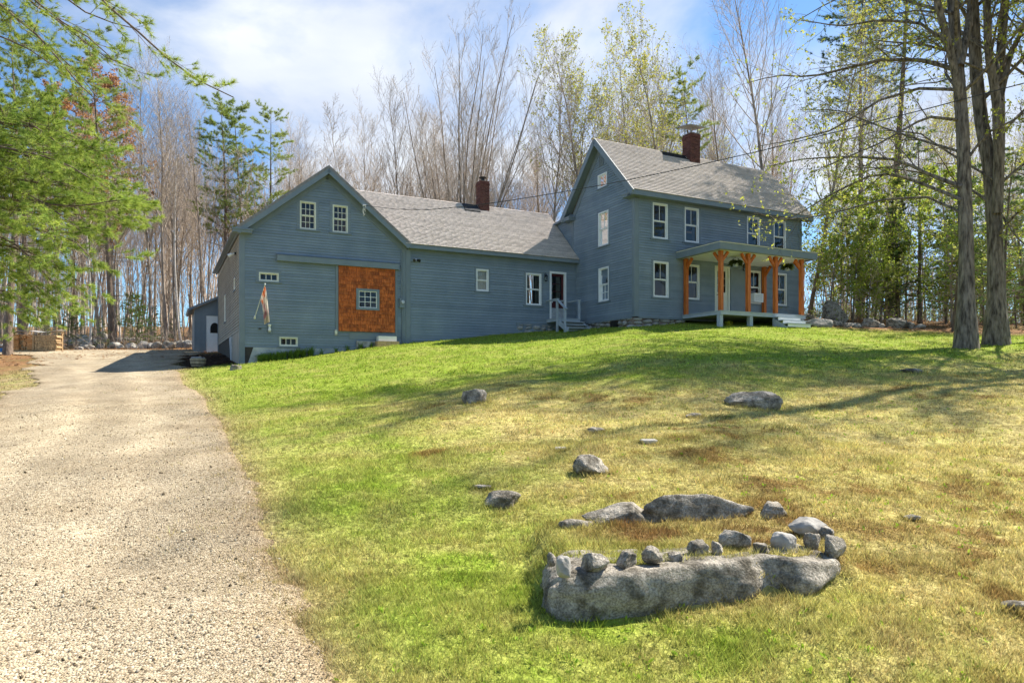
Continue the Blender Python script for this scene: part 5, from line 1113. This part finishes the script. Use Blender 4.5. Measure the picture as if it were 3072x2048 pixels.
# hand-set trees (photo column, distance, kind, scale)
for xp, Y, key, s, lab, nm in ((1384, 47.5, 'vase', .86, 'big many-stemmed leafless maple rising behind the wing chimney', 'bare_tree'),
        (1225, 50, 'bare3', .70, 'slim leafless tree left of the many-stemmed maple', 'bare_tree'), (1262, 53, 'bare1', .74, 'second slim leafless tree left of the many-stemmed maple', 'bare_tree'), (1043, 50, 'birch0', .84, 'pale barked tree rising right behind the barn peak', 'bare_tree'),
        (1105, 56, 'bare2', .74, 'leafless tree behind the barn roof and the wing ridge', 'bare_tree'), (1800, 47, 'bud1', .86, 'tall budding tree behind the farmhouse gable peak', 'budding_tree'), (1715, 50, 'bud0', .84, 'airy budding tree between wing and farmhouse gable', 'budding_tree'), (1905, 50, 'bud2', .84, 'yellow green budding tree above the farmhouse ridge', 'budding_tree'), (1985, 45, 'bud0', .84, 'crooked budding tree left of the farmhouse chimney', 'budding_tree'), (1650, 46, 'bare4', .68, 'leafless tree behind the end of the wing ridge', 'bare_tree'),
        (2100, 50, 'pine1', .72, 'green topped pine behind the farmhouse chimney', 'pine_tree'), (2190, 50, 'bare4', .78, 'leafless tree behind the right half of the farmhouse roof', 'bare_tree'), (2352, 42, 'bare3', 1.0, 'tall straight leafless tree past the right end of the farmhouse', 'bare_tree'), (2425, 39, 'bud1', .72, 'thin dark stemmed budding tree close by the porch end', 'budding_tree'),
        (2668, 42, 'pine2', 1.1, 'tall dark pine with a bare lower trunk right of the farmhouse', 'pine_tree'), (2580, 47, 'pine2', 1.0, 'dark topped pine farther back right of the farmhouse', 'pine_tree'), (2690, 38, 'hemlock0', .55, 'hemlock at the foot of the tall dark pine', 'hemlock_tree'), (2522, 36, 'fir2', .62, 'young spindly fir beside the pointed boulder', 'fir_tree'), (2555, 37, 'fir2', .5, 'smaller spindly fir right of the pointed boulder', 'fir_tree'), (2640, 37.5, 'fir0', .9, 'tall dark fir behind the angular boulder', 'fir_tree'), (2700, 36.5, 'fir0', .62, 'squat dark fir right of the tall dark fir', 'fir_tree'), (2600, 38.5, 'fir0', .78, 'dark bushy fir behind the row of rocks', 'fir_tree'),
        (665, 50, 'pine0', .84, 'tall green pine behind the barn left eave', 'pine_tree'), (735, 54, 'pine1', .72, 'pale green pine left of the barn gable', 'pine_tree'), (815, 52, 'pine1', .68, 'feathery pine just left of the barn peak', 'pine_tree'), (880, 56, 'bare2', .68, 'leafless tree above the left barn rake', 'bare_tree'), (945, 58, 'pine0', .62, 'pine top peeking over the barn peak', 'pine_tree'),
        (300, 46, 'red0', .95, 'maple with red spring buds near the drive', 'budding_tree'), (345, 48, 'red0', 1.18, 'farther maple flushed with red buds above the pine boughs', 'budding_tree'), (335, 45, 'pine1', .80, 'straight dark pine trunk behind the drive wall', 'pine_tree'), (215, 56, 'pine0', .72, 'tall pine with layered boughs left of the red maple', 'pine_tree'), (500, 45.5, 'bare4', .72, 'leafless tree just behind the stone wall of the drive', 'bare_tree'), (545, 46, 'birch0', .8, 'leaning pale trunk near the shed', 'bare_tree'), (270, 44, 'birch0', .75, 'slim pale trunk by the pointed boulder', 'bare_tree'), (455, 47, 'bare3', .78, 'forked leafless tree left of the leaning pale trunk', 'bare_tree'),
        (440, 44.5, 'fir1', .68, 'bright green young fir behind the drive wall', 'fir_tree'), (310, 44, 'fir1', .5, 'little yellow green fir by the dark pine trunk', 'fir_tree'), (2860, 30, 'hemlock0', .62, 'broad hemlock behind the left maple trunk', 'hemlock_tree'), (2760, 36, 'hemlock0', .85, 'green hemlock between dark pine and maples', 'hemlock_tree'), (3010, 31, 'hemlock0', .70, 'hemlock right of the maple trunks', 'hemlock_tree')):
    X, Y = at(xp, Y); tree(key, X, Y, lab, None, nm, s, tilt=rd(-8) if 'leaning' in lab else 0)
# the rest of the woods
placed = []
def fill(n, x0, x1, y0, y1, keys, label, group, name, smin=.75, smax=1.05, gap=1.6):
    c = 0; tries = 0
    while c < n and tries < n * 40:
        tries += 1; Y = trg.uniform(y0, y1); xp = trg.uniform(x0, x1); X, Y = at(xp, Y); u, v = toUV(X, Y)
        if -17.5 < u < 11.5 and v < 12.5 + 6 * (u < -8): continue
        if any((X - a) ** 2 + (Y - b) ** 2 < gap * gap for a, b in placed): continue
        placed.append((X, Y)); tree(trg.choice(keys), X, Y, label, group, name, trg.uniform(smin, smax)); c += 1
BK = ['bare0', 'bare1', 'bare2', 'bare3', 'bare4']
fill(46, -60, 640, 46, 74, BK, 'slender leafless tree in the woods beyond the drive', 'bare trees beyond the drive', 'bare_tree', .58, .84)
fill(10, 0, 640, 46, 66, ['birch0'], 'pale barked slim tree in the woods beyond the drive', 'pale trunks beyond the drive', 'bare_tree', .6, .85)
fill(62, 640, 1660, 51, 74, BK + ['birch0'], LB, GB_, 'bare_tree', .50, .72)
fill(9, 1600, 2250, 50, 70, ['bud0', 'bud1', 'bud2'], 'yellow green budding tree in the woods behind the farmhouse', 'budding trees behind the farmhouse', 'budding_tree', .66, .85)
fill(24, 1600, 2350, 50, 74, BK, 'slender leafless tree in the woods behind the farmhouse', 'bare trees behind the farmhouse', 'bare_tree', .62, .84)
fill(11, 2400, 3300, 40, 66, BK + ['bud1'], 'leafless tree in the woods right of the farmhouse', 'bare trees right of the farmhouse', 'bare_tree', .5, .8)
fill(7, 2450, 3300, 38, 58, ['bud0', 'bud2'], 'budding tree in the woods right of the farmhouse', 'budding trees right of the farmhouse', 'budding_tree', .42, .66)
fill(26, 2440, 3260, 33, 47, ['under0', 'under1', 'under0'], 'leafy young sapling under the trees right of the farmhouse', 'leafy saplings right of the farmhouse', 'sapling', .7, 1.2, 1.1)
fill(7, 2560, 3250, 33, 46, ['fir0', 'fir1', 'hemlock0'], 'evergreen growing in the understory right of the farmhouse', 'understory evergreens right of the farmhouse', 'evergreen', .6, .9, 1.4)
fill(26, -40, 620, 45, 60, ['sapling0', 'sapling1'], 'thin leafless sapling beyond the drive', 'saplings beyond the drive', 'sapling', .6, 1.1, 1.0)
fill(22, 640, 2300, 49, 62, ['sapling0', 'sapling1'], 'thin leafless sapling behind the roofs', 'saplings behind the roofs', 'sapling', .9, 1.3, 1.0)
fill(7, 120, 620, 45, 54, ['fir1', 'under1'], 'low green bush under the trees beyond the drive', 'green bushes beyond the drive', 'bush', .5, .9, 1.4)
fill(3, -60, 220, 48, 66, ['pine0', 'pine1'], 'pine standing in the woods beyond the firewood', 'pines beyond the firewood', 'pine_tree', .6, .8)
# woods across the road, behind the viewer: seen mirrored in the windows
brg = random.Random(5)
for k in range(26):
    X, Y = brg.uniform(-48, 40), brg.uniform(-42, -16)
    tree(brg.choice(['pine0', 'pine1', 'bare2', 'bare3', 'hemlock0', 'bud0']), X, Y, 'tree of the woods across the road facing the farmhouse', 'woods across the road', 'roadside_tree', brg.uniform(.8, 1.1))
# far thicket closing the woods: nobody could count it
def thicket():
    rng = np.random.default_rng(31); parts = []
    n = 1000; Yt = rng.uniform(66, 125, n); t = rng.uniform(-.95, .95, n); X = t * Yt; Z = ground(X, Yt, False); h = rng.uniform(9, 19, n) * (1 - .25 * (t > .3))
    P = np.zeros((n, 6, 3)); f = np.linspace(0, 1, 6)
    P[:, :, 0] = X[:, None] + np.cumsum(rng.normal(0, .25, (n, 6)), 1); P[:, :, 1] = Yt[:, None] + np.cumsum(rng.normal(0, .25, (n, 6)), 1); P[:, :, 2] = Z[:, None] - .3 + f[None] * h[:, None]
    R = (rng.uniform(.05, .13, n)[:, None]) * (1 - .8 * f)[None]; parts.append(tubes(P, R, 4))
    A, Ra = grow(rng, P, R, 11, -.30, .55, .25, 4, .15, .1, .5, .4, .5, rmin=.012); parts.append(tubes(A, Ra, 3))
    V, F = join(parts); link(bpy.data.objects.new('far_thicket', mesh_np('far_thicket', V, [F], 'twig')), None, 'distant grey brown mass of leafless woods', 'woods', kind='stuff')
thicket()
def brush():
    rng = np.random.default_rng(37); P = None
    X = np.concatenate([rng.uniform(-46, -14, 1800), rng.uniform(13, 42, 1800)]); Y = np.concatenate([rng.uniform(40, 62, 1800), rng.uniform(33, 56, 1800)])
    m = (forest_mask(X, Y) > .6) & ~in_house(X, Y); X, Y = X[m], Y[m]; n = len(X); Z = ground(X, Y); P = np.zeros((n, 4, 3)); L = rng.uniform(.3, 1.5, n); d = rng.normal(0, .5, (n, 2)); f = np.linspace(0, 1, 4)
    P[:, :, 0] = X[:, None] + f * (d[:, 0] * L)[:, None]; P[:, :, 1] = Y[:, None] + f * (d[:, 1] * L)[:, None]; P[:, :, 2] = Z[:, None] - .03 + (f - .2 * f * f) * L[:, None]
    R = np.full((n, 4), .009) * (1 - .6 * f); A, Ra = grow(rng, P, R, 3, -.5, .7, .3, 3, .05, .15, .7, .5, .3, rmin=.005)
    V, F = join([tubes(P, R, 3), tubes(A, Ra, 3)]); link(bpy.data.objects.new('brushwood', mesh_np('brushwood', V, [F], 'twig')), None, 'tangle of thin leafless brush on the woodland floor', 'brush', kind='stuff')
    pts, _ = sample(A, rng, 2, .3); s = pts[:, 0] > 0; pts = pts[s]; V, F = leafquads(pts, .11, rng, .2)
    link(bpy.data.objects.new('brush_leaves', mesh_np('brush_leaves', V, [F], 'leaf', tint(len(pts), [(.30, .36, .06), (.22, .30, .05)], rng, 4))), None, 'fresh green leaves scattered over the low brush on the right', 'brush', kind='stuff')
brush()

# ---------------- big maples on the lawn: stems and limbs follow the photo, set at the distance where the trunks meet the lawn
def limbline(pts, Y, dy=0.0):
    """photo polyline at distance Y (drifting by dy along it) -> world points"""
    n = len(pts); return np.array([px(x, y, Y + dy * i / (n - 1)) for i, (x, y) in enumerate(pts)])
def resamp(P, k):
    d = np.concatenate([[0], np.cumsum(np.linalg.norm(np.diff(P, axis=0), axis=1))]); t = np.linspace(0, d[-1], k); return np.stack([np.interp(t, d, P[:, i]) for i in range(3)], 1)
def maple(name, label, base, Y, stems, limbs, seed, cols, n2=10, n3=7, lv=2, lsize=.10):
    rng = np.random.default_rng(seed); bx, by = at(base, Y); t = empty(name, (bx, by, gz(bx, by)), 0, label, 'tree'); o = np.array(t.location)
    parts = []; stemP, stemR = [], []
    for pts, r0, r1, dy in stems:
        P = resamp(limbline(pts, Y, dy), 16) - o; P[0, 2] = min(P[0, 2], -.25)if pts[0][1] > 980 else P[0, 2]; R = np.linspace(r0, r1, 16)
        if pts[0][1] > 980: R[0] *= 1.75; R[1] *= 1.12
        parts.append(tubes(P[None], R[None], 14)); stemP.append(P); stemR.append(R)
    V, F = join(parts); link(bpy.data.objects.new('trunk', mesh_np('trunk', V, [F], 'maplebark', None, True)), t)
    LP, LR = [], []
    for pts, r0, dy in limbs: LP.append(resamp(limbline(pts, Y, dy), 12) - o); LR.append(np.linspace(r0, .012, 12))
    sp = np.array(stemP); sr = np.array(stemR)
    A0, R0 = grow(rng, sp, sr, 15, 5.4, 1.0, .35, 8, .04, .10, .34, .2, .35)
    L1 = np.array([resamp(p, 12) for p in A0]); L1r = np.array([np.interp(np.linspace(0, 1, 12), np.linspace(0, 1, 8), r) for r in R0])
    LP = np.concatenate([np.array(LP), L1]); LR = np.concatenate([np.array(LR), L1r])
    B, Rb = grow(rng, LP, LR, n2, -.34, .75, .18, 6, .02, .10, .5, .3, .5, rmin=.007); Cc, Rc = grow(rng, B, Rb, n3, -.42, .7, .15, 5, .01, .13, .6, .5, .4, rmin=.004)
    V, F = join([tubes(LP, LR, 6), tubes(B, Rb, 4), tubes(Cc, Rc, 3)]); link(bpy.data.objects.new('crown', mesh_np('crown', V, [F], 'maplebark')), t)
    pts, d = sample(Cc, rng, lv, .55); keep = rng.random(len(pts)) < .8; pts = pts[keep]; pts = np.repeat(pts, 3, 0) + rng.normal(0, .04, (len(pts) * 3, 3)); pts[:, 2] -= .03
    V, F = leafquads(pts, lsize, rng, .9); link(bpy.data.objects.new('foliage', mesh_np('foliage', V, [F], 'leaf', tint(len(pts), cols, rng, 4))), t)
    return t
MC = [(.42, .44, .07), (.50, .50, .10), (.36, .40, .06)]
m1_ = maple('maple_tree', 'left of the two big lawn maples with long limbs reaching over the farmhouse', 2898, 22.5,
      [([(2898, 1036), (2900, 800), (2895, 600), (2890, 420), (2880, 280), (2868, 140), (2850, -120), (2835, -420), (2800, -900)], .235, .10, .3), ([(2884, 300), (2850, 150), (2815, 20), (2770, -200), (2700, -450)], .13, .06, -1.0), ([(2880, 200), (2905, 80), (2925, -80), (2940, -300)], .13, .05, 1.0)],
      [([(2880, 215), (2780, 182), (2650, 178), (2540, 205), (2430, 232), (2330, 225), (2240, 250)], .075, 3), ([(2885, 560), (2800, 530), (2700, 480), (2560, 470), (2420, 475), (2300, 500)], .07, 3), ([(2885, 600), (2790, 560), (2680, 520), (2600, 530), (2480, 590), (2400, 640), (2290, 680)], .065, 4.5), ([(2880, 270), (2760, 265), (2640, 300), (2500, 390), (2380, 420), (2270, 440)], .055, 2), ([(2872, 360), (2780, 350), (2640, 430), (2520, 480), (2430, 520)], .05, -1.5), ([(2890, 640), (2780, 590), (2640, 600), (2500, 640), (2380, 660), (2260, 640)], .05, 5), ([(2868, 150), (2760, 70), (2640, 60), (2520, 80), (2400, 60)], .06, 1), ([(2860, 40), (2740, 10), (2620, -30), (2500, 0), (2380, 70)], .06, 4), ([(2900, 480), (2960, 400), (3040, 360), (3140, 300)], .05, -1), ([(2895, 460), (2760, 420), (2640, 380), (2520, 330), (2400, 330)], .05, 5)], 601, MC)
m2_ = maple('maple_tree', 'right of the two big lawn maples with a trunk forking into several stems', 2990, 23.6,
      [([(2988, 1036), (2990, 860), (2985, 700), (2978, 560), (2960, 440), (2935, 320), (2925, 160), (2915, -60), (2905, -380), (2890, -950)], .265, .10, .8), ([(2992, 640), (2996, 480), (2990, 300), (2965, 160), (2960, -20), (2950, -350)], .17, .08, -.8), ([(2995, 560), (3000, 380), (2998, 220), (3010, 60), (3030, -150), (3050, -400), (3100, -850)], .17, .08, 1.2), ([(3000, 300), (3030, 170), (3080, 60), (3150, -80)], .10, .04, 0)],
      [([(2990, 560), (3060, 500), (3130, 460), (3220, 420)], .06, 0), ([(2990, 620), (2900, 560), (2780, 520), (2640, 500), (2520, 540)], .06, 3.5), ([(2995, 700), (3050, 640), (3120, 600), (3200, 610)], .05, -2), ([(2985, 540), (2880, 480), (2760, 400), (2640, 390), (2540, 420)], .05, 4), ([(2990, 420), (3060, 340), (3140, 280), (3240, 250)], .06, 1), ([(2960, 150), (2880, 100), (2780, 110), (2680, 140), (2590, 130)], .05, 3), ([(3005, 200), (3060, 100), (3120, 60), (3200, 20)], .05, -1), ([(2990, 620), (3040, 700), (3100, 760), (3160, 800)], .04, -1)], 602, MC)
for src, X, Y, rz, sc in ((m1_, 20.6, 25.6, 2.0, 1.0), (m2_, 19.6, 20.6, 3.6, .95)):      # more of the maple row, past the right edge of the view
    c = src.copy(); c['label'] = 'maple of the row farther along the lawn edge'; c['group'] = 'maples along the lawn edge'; col.objects.link(c); c.location = (X, Y, gz(X, Y)); c.rotation_euler = (0, 0, rz); c.scale = (sc, sc, sc)
    for ch in list(src.children): d = ch.copy(); col.objects.link(d); d.parent = c
# ---------------- near pine at the left: trunk out of frame, boughs follow the photo
def near_pine():
    rng = np.random.default_rng(611); bx, by = -12.6, 13.4; t = empty('white_pine', (bx, by, gz(bx, by)), 0, 'big white pine whose bright boughs hang over the drive from the left', 'tree'); o = np.array(t.location)
    T = np.stack([rng.normal(0, .03, 14), rng.normal(0, .03, 14), np.linspace(-.4, 17, 14)], 1); R = np.linspace(.36, .08, 14); R[0] = .46
    V, F = tubes(T[None], R[None], 12); link(bpy.data.objects.new('trunk', mesh_np('trunk', V, [F], 'pinebark', None, True)), t)
    long_ = [([(-300, -260), (0, 15), (130, 120), (240, 260), (300, 310)], 11.2, -.5), ([(-200, -330), (80, 0), (200, 80), (310, 175), (400, 205)], 12.2, .5), ([(60, -280), (300, 0), (400, 80), (480, 160), (560, 215), (640, 275), (700, 292)], 11.0, -.6), ([(-200, -120), (60, 60), (160, 150), (230, 215), (290, 290)], 11.6, .4), ([(-50, -380), (150, -40), (260, 40), (350, 75), (420, 90)], 12.5, .5), ([(-300, -30), (-60, 90), (60, 130), (150, 190)], 11.0, 0), ([(-100, -200), (60, -40), (170, 60), (240, 90), (330, 170)], 11.4, 0)]
    low = [([(-260, 330), (-60, 360), (60, 375), (170, 390), (250, 420)], 12.6, -.4), ([(-260, 400), (-60, 430), (80, 455), (200, 490), (262, 530)], 12.2, -.4), ([(-260, 480), (-40, 520), (90, 545), (210, 560), (340, 570)], 12.8, 0), ([(-260, 560), (-20, 590), (110, 610), (240, 620), (350, 600)], 12.4, -.4), ([(-260, 620), (0, 660), (120, 690), (230, 720), (270, 770)], 12.0, -.4), ([(-260, 700), (0, 730), (100, 760), (180, 800), (230, 840)], 12.6, .2), ([(-260, 420), (0, 400), (110, 430), (180, 450)], 13.2, .6), ([(-260, 540), (0, 480), (120, 500), (260, 520)], 13.4, .6), ([(-260, 640), (0, 620), (150, 650), (300, 640), (380, 650)], 13.3, .4), ([(-260, 760), (-20, 790), (80, 830), (150, 880)], 12.8, .4), ([(-260, 330), (-80, 320), (40, 340), (110, 350)], 13.0, .4), ([(-260, 500), (-60, 470), (60, 520), (140, 530)], 11.9, -.3), ([(-260, 360), (-40, 340), (90, 370), (190, 440)], 12.3, -.3), ([(-260, 600), (-40, 560), (90, 580), (190, 650), (240, 690)], 12.1, -.2), ([(-260, 680), (-40, 690), (60, 740), (120, 800)], 12.3, 0), ([(-260, 820), (-60, 850), (20, 890), (90, 930)], 13.0, .4), ([(-260, 440), (-20, 470), (130, 520), (260, 590), (330, 640)], 12.9, .2)]
    for grp, (n1, nt, dens, cols) in ((long_, (18, 4, 13, [(.34, .42, .07), (.42, .47, .09), (.24, .33, .06)])), (low, (24, 6, 16, [(.33, .43, .085), (.44, .52, .11), (.22, .33, .065)]))):
        for pts, Y, dy in grp:
            P = resamp(limbline(pts, Y, dy), 14) - o; a = np.array((0, 0, P[0, 2] - .25 * abs(P[0, 0]))); P = np.concatenate([[a], P]); P = resamp(P, 16); Rr = np.linspace(.05, .008, 16)
            A, Ra = grow(rng, P[None], Rr[None], n1, 1.15 if grp is low else .85, .8, .30, 6, .015, .06, .45, .35, .35, rmin=.005, plane=.45); B, Rb = grow(rng, A, Ra, 6, -.38, .65, .2, 4, .02, .08, .6, .5, .3, rmin=.003, plane=.5)
            V, F = join([tubes(P[None], Rr[None], 7), tubes(A, Ra, 4), tubes(B, Rb, 3)]); b = link(bpy.data.objects.new('bough', mesh_np('bough', V, [F], 'pinebark')), t)
            q, d = sample(B, rng, nt, .3); q2, d2 = sample(A, rng, 4, .6); q = np.concatenate([q, q2]); d = np.concatenate([d, d2]); V, F = needles(q, d * 1.1 + UP * .15, dens, .115, .0065, rng, .5)
            link(bpy.data.objects.new('needles', mesh_np('needles', V, [F], 'needle', tint(len(q), cols, rng, dens * 3))), b)
near_pine()
# leaning pine trunk by the firewood
X, Y = at(22, 37); tree('pine0', X, Y, 'thick leaning pine trunk beside the firewood', None, 'pine_tree', .85, rz=.4, tilt=rd(-4))
X, Y = at(70, 41); tree('pine1', X, Y, 'pine right behind the firewood stack', None, 'pine_tree', .7)
# ------------------------------------------------------------------ grass, weeds, gravel
def scatter_grass():
    rng = np.random.default_rng(41); Vs, Fs, Cs, n0 = [], [], [], 0
    # zones: distance range, tufts, blades per tuft, blade height, width
    for y0, y1, nt, nb, hh, w in ((2.6, 5.2, 26000, 7, .040, .005), (5.0, 9.0, 32000, 7, .040, .0066), (8.8, 16, 30000, 6, .042, .010), (15.5, 34, 30000, 6, .055, .020)):
        Y = np.sqrt(rng.uniform(y0 ** 2, y1 ** 2, nt)); X = rng.uniform(-.86, .86, nt) * Y + rng.uniform(-.5, .5, nt)
        edge = np.maximum(drive_r(Y) - X, 0); ok = ~in_house(X, Y) & (forest_mask(X, Y) < .5) & (~in_drive(X, Y) | (rng.random(nt) < .75 * np.exp(-edge / (.12 + .03 * Y)) * (edge > 0) + .004))
        X, Y = X[ok], Y[ok]; dens = fbm(X * 1.7, Y * 1.7, 91, 3); k = rng.random(len(X)) < .45 + dens; X, Y = X[k], Y[k]
        Z = ground(X, Y); C = lawn_color(X, Y); m = len(X)
        Xb = np.repeat(X, nb) + rng.normal(0, .016 + .0012 * y1, m * nb); Yb = np.repeat(Y, nb) + rng.normal(0, .016 + .0012 * y1, m * nb); Zb = np.repeat(Z, nb)
        h = hh * rng.uniform(.5, 1.5, m * nb) * np.repeat(.35 + 1.5 * fbm(X * 2.3, Y * 2.3, 19, 3) ** 1.3, nb); a = rng.uniform(0, 6.28, m * nb); ln = rng.uniform(.2, 1.1, m * nb) * h; b = rng.uniform(0, 6.28, m * nb)
        base = np.stack([Xb, Yb, Zb - .004], 1); s = np.stack([np.cos(a), np.sin(a), np.zeros_like(a)], 1) * (w / 2 * rng.uniform(.7, 1.3, m * nb))[:, None]; tip = base + np.stack([np.cos(b) * ln, np.sin(b) * ln, h], 1)
        Vs.append(np.stack([base - s, base + s, tip], 1).reshape(-1, 3)); F = np.arange(m * nb * 3).reshape(-1, 3) + n0; Fs.append(F); n0 += m * nb * 3
        c = np.repeat(C, nb, 0) * rng.uniform(.42, 1.8, (m * nb, 1)) * (1 + rng.normal(0, .06, (m * nb, 3))); Cs.append(np.repeat(np.clip(c, .01, .9), 3, 0))
    Xr, Yr = [], []
    for (fx, fy, fr) in FOOT + [(.5, 4.3, .5), (1.0, 4.25, .5), (1.5, 4.3, .5), (2.0, 4.45, .5), (1.3, 6.1, .6), (1.9, 6.1, .5)]:
        if fy > 16: continue
        k = int(260 * fr / max(fy / 6, .8)) + 30; a = rng.uniform(0, 6.28, k); q = fr * rng.uniform(.85, 1.35, k); Xr.append(fx + np.cos(a) * q); Yr.append(fy + np.sin(a) * q * .8)
    X, Y = np.concatenate(Xr), np.concatenate(Yr); nb = 6; m = len(X); Z = ground(X, Y); C = lawn_color(X, Y)
    base = np.repeat(np.stack([X, Y, Z - .004], 1), nb, 0) + rng.normal(0, .012, (m * nb, 3)) * np.array((1, 1, 0)); h = rng.uniform(.03, .085, m * nb); a = rng.uniform(0, 6.28, m * nb); b = rng.uniform(0, 6.28, m * nb); w = .0035 + .0006 * base[:, 1]
    sd2 = np.stack([np.cos(a), np.sin(a), a * 0], 1) * w[:, None] / 2; tip = base + np.stack([np.cos(b) * h * .6, np.sin(b) * h * .6, h], 1)
    Vs.append(np.stack([base - sd2, base + sd2, tip], 1).reshape(-1, 3)); Fs.append(np.arange(m * nb * 3).reshape(-1, 3) + n0); n0 += m * nb * 3; Cs.append(np.repeat(np.clip(np.repeat(C, nb, 0) * rng.uniform(.6, 1.5, (m * nb, 1)), .01, .9), 3, 0))
    link(bpy.data.objects.new('grass', mesh_np('grass', np.concatenate(Vs), [np.concatenate(Fs)], 'grass', np.concatenate(Cs))), None, 'short patchy lawn grass fading from green to straw', 'grass', kind='stuff')
    # broad-leaved weeds
    n = 5200; X = rng.uniform(-1.2, 9, n); Y = rng.uniform(3.2, 13, n); p = np.exp(-(((X - .7) / 1.3) ** 2 + ((Y - 4.0) / .45) ** 2)) + .55 * np.exp(-(((X - 4.2) / 1.6) ** 2 + ((Y - 6.4) / .9) ** 2)) + .10; k = (rng.random(n) < p) & ~in_drive(X, Y) & (bed_mask(X, Y) < .4); X, Y = X[k], Y[k]
    C = np.stack([X, Y, ground(X, Y) + .006], 1); C = np.repeat(C, 4, 0) + np.random.default_rng(2).normal(0, .012, (len(C) * 4, 3)) * np.array((1, 1, .2)); V, F = leafquads(C, .036, rng, -1.2, .45)
    link(bpy.data.objects.new('weeds', mesh_np('weeds', V, [F], 'grass', tint(len(C), [(.30, .44, .04), (.22, .36, .035), (.38, .48, .06)], rng, 4))), None, 'bright broad leaved weeds sprouting in the dry lawn', 'weeds', kind='stuff')
scatter_grass()
def scatter_gravel():
    rng = np.random.default_rng(43); n = 19000; Y = 2.6 + (15 - 2.6) * rng.random(n) ** 1.8; X = np.interp(Y, DL_Y, DR_L) + (np.interp(Y, DR_Y, DR_R) + .05 - np.interp(Y, DL_Y, DR_L)) * rng.random(n); k = (np.abs(X / Y) < .82) & in_drive(X, Y, .12); X, Y = X[k], Y[k]; n = len(X)
    s = .0055 * rng.lognormal(0, .42, n); Z = ground(X, Y) + .013 + .0012 * Y + s * .2; O = np.array([(1, 0, 0), (0, 1, 0), (-1, 0, 0), (0, -1, 0), (0, 0, 1), (0, 0, -1)], float); J = O[None] + rng.normal(0, .22, (n, 6, 3)); J *= (s[:, None] * np.array((1.2, 1.2, .8)))[:, None, :] if False else s[:, None, None]
    V = J + np.stack([X, Y, Z], 1)[:, None, :]; T = np.array([(0, 1, 4), (1, 2, 4), (2, 3, 4), (3, 0, 4), (1, 0, 5), (2, 1, 5), (3, 2, 5), (0, 3, 5)])
    F = (T[None] + np.arange(n)[:, None, None] * 6).reshape(-1, 3); cols = [(.48, .40, .27), (.56, .48, .34), (.36, .29, .19), (.42, .34, .23), (.60, .55, .46), (.15, .12, .08)]
    link(bpy.data.objects.new('gravel_stones', mesh_np('gravel_stones', V.reshape(-1, 3), [F], 'grass', tint(n, cols, rng, 6))), None, 'loose tan gravel lying on the drive', 'gravel', kind='stuff')
scatter_gravel()
def litter():
    rng = np.random.default_rng(47); n = 26000; X = rng.uniform(-50, 46, n); Y = rng.uniform(28, 66, n); k = (forest_mask(X, Y) > .5) & ~in_house(X, Y); X, Y = X[k], Y[k]; C = np.stack([X, Y, ground(X, Y) + .02], 1); V, F = leafquads(C, .17, rng, 0, .8); V[:, 2] = np.repeat(C[:, 2], 4) + rng.uniform(0, .06, len(V))
    link(bpy.data.objects.new('leaf_litter', mesh_np('leaf_litter', V, [F], 'leaf', tint(len(C), [(.34, .18, .09), (.26, .13, .06), (.42, .25, .13), (.22, .12, .07)], rng, 4))), None, 'brown fallen leaves covering the woodland floor', 'leaves', kind='stuff')
litter()
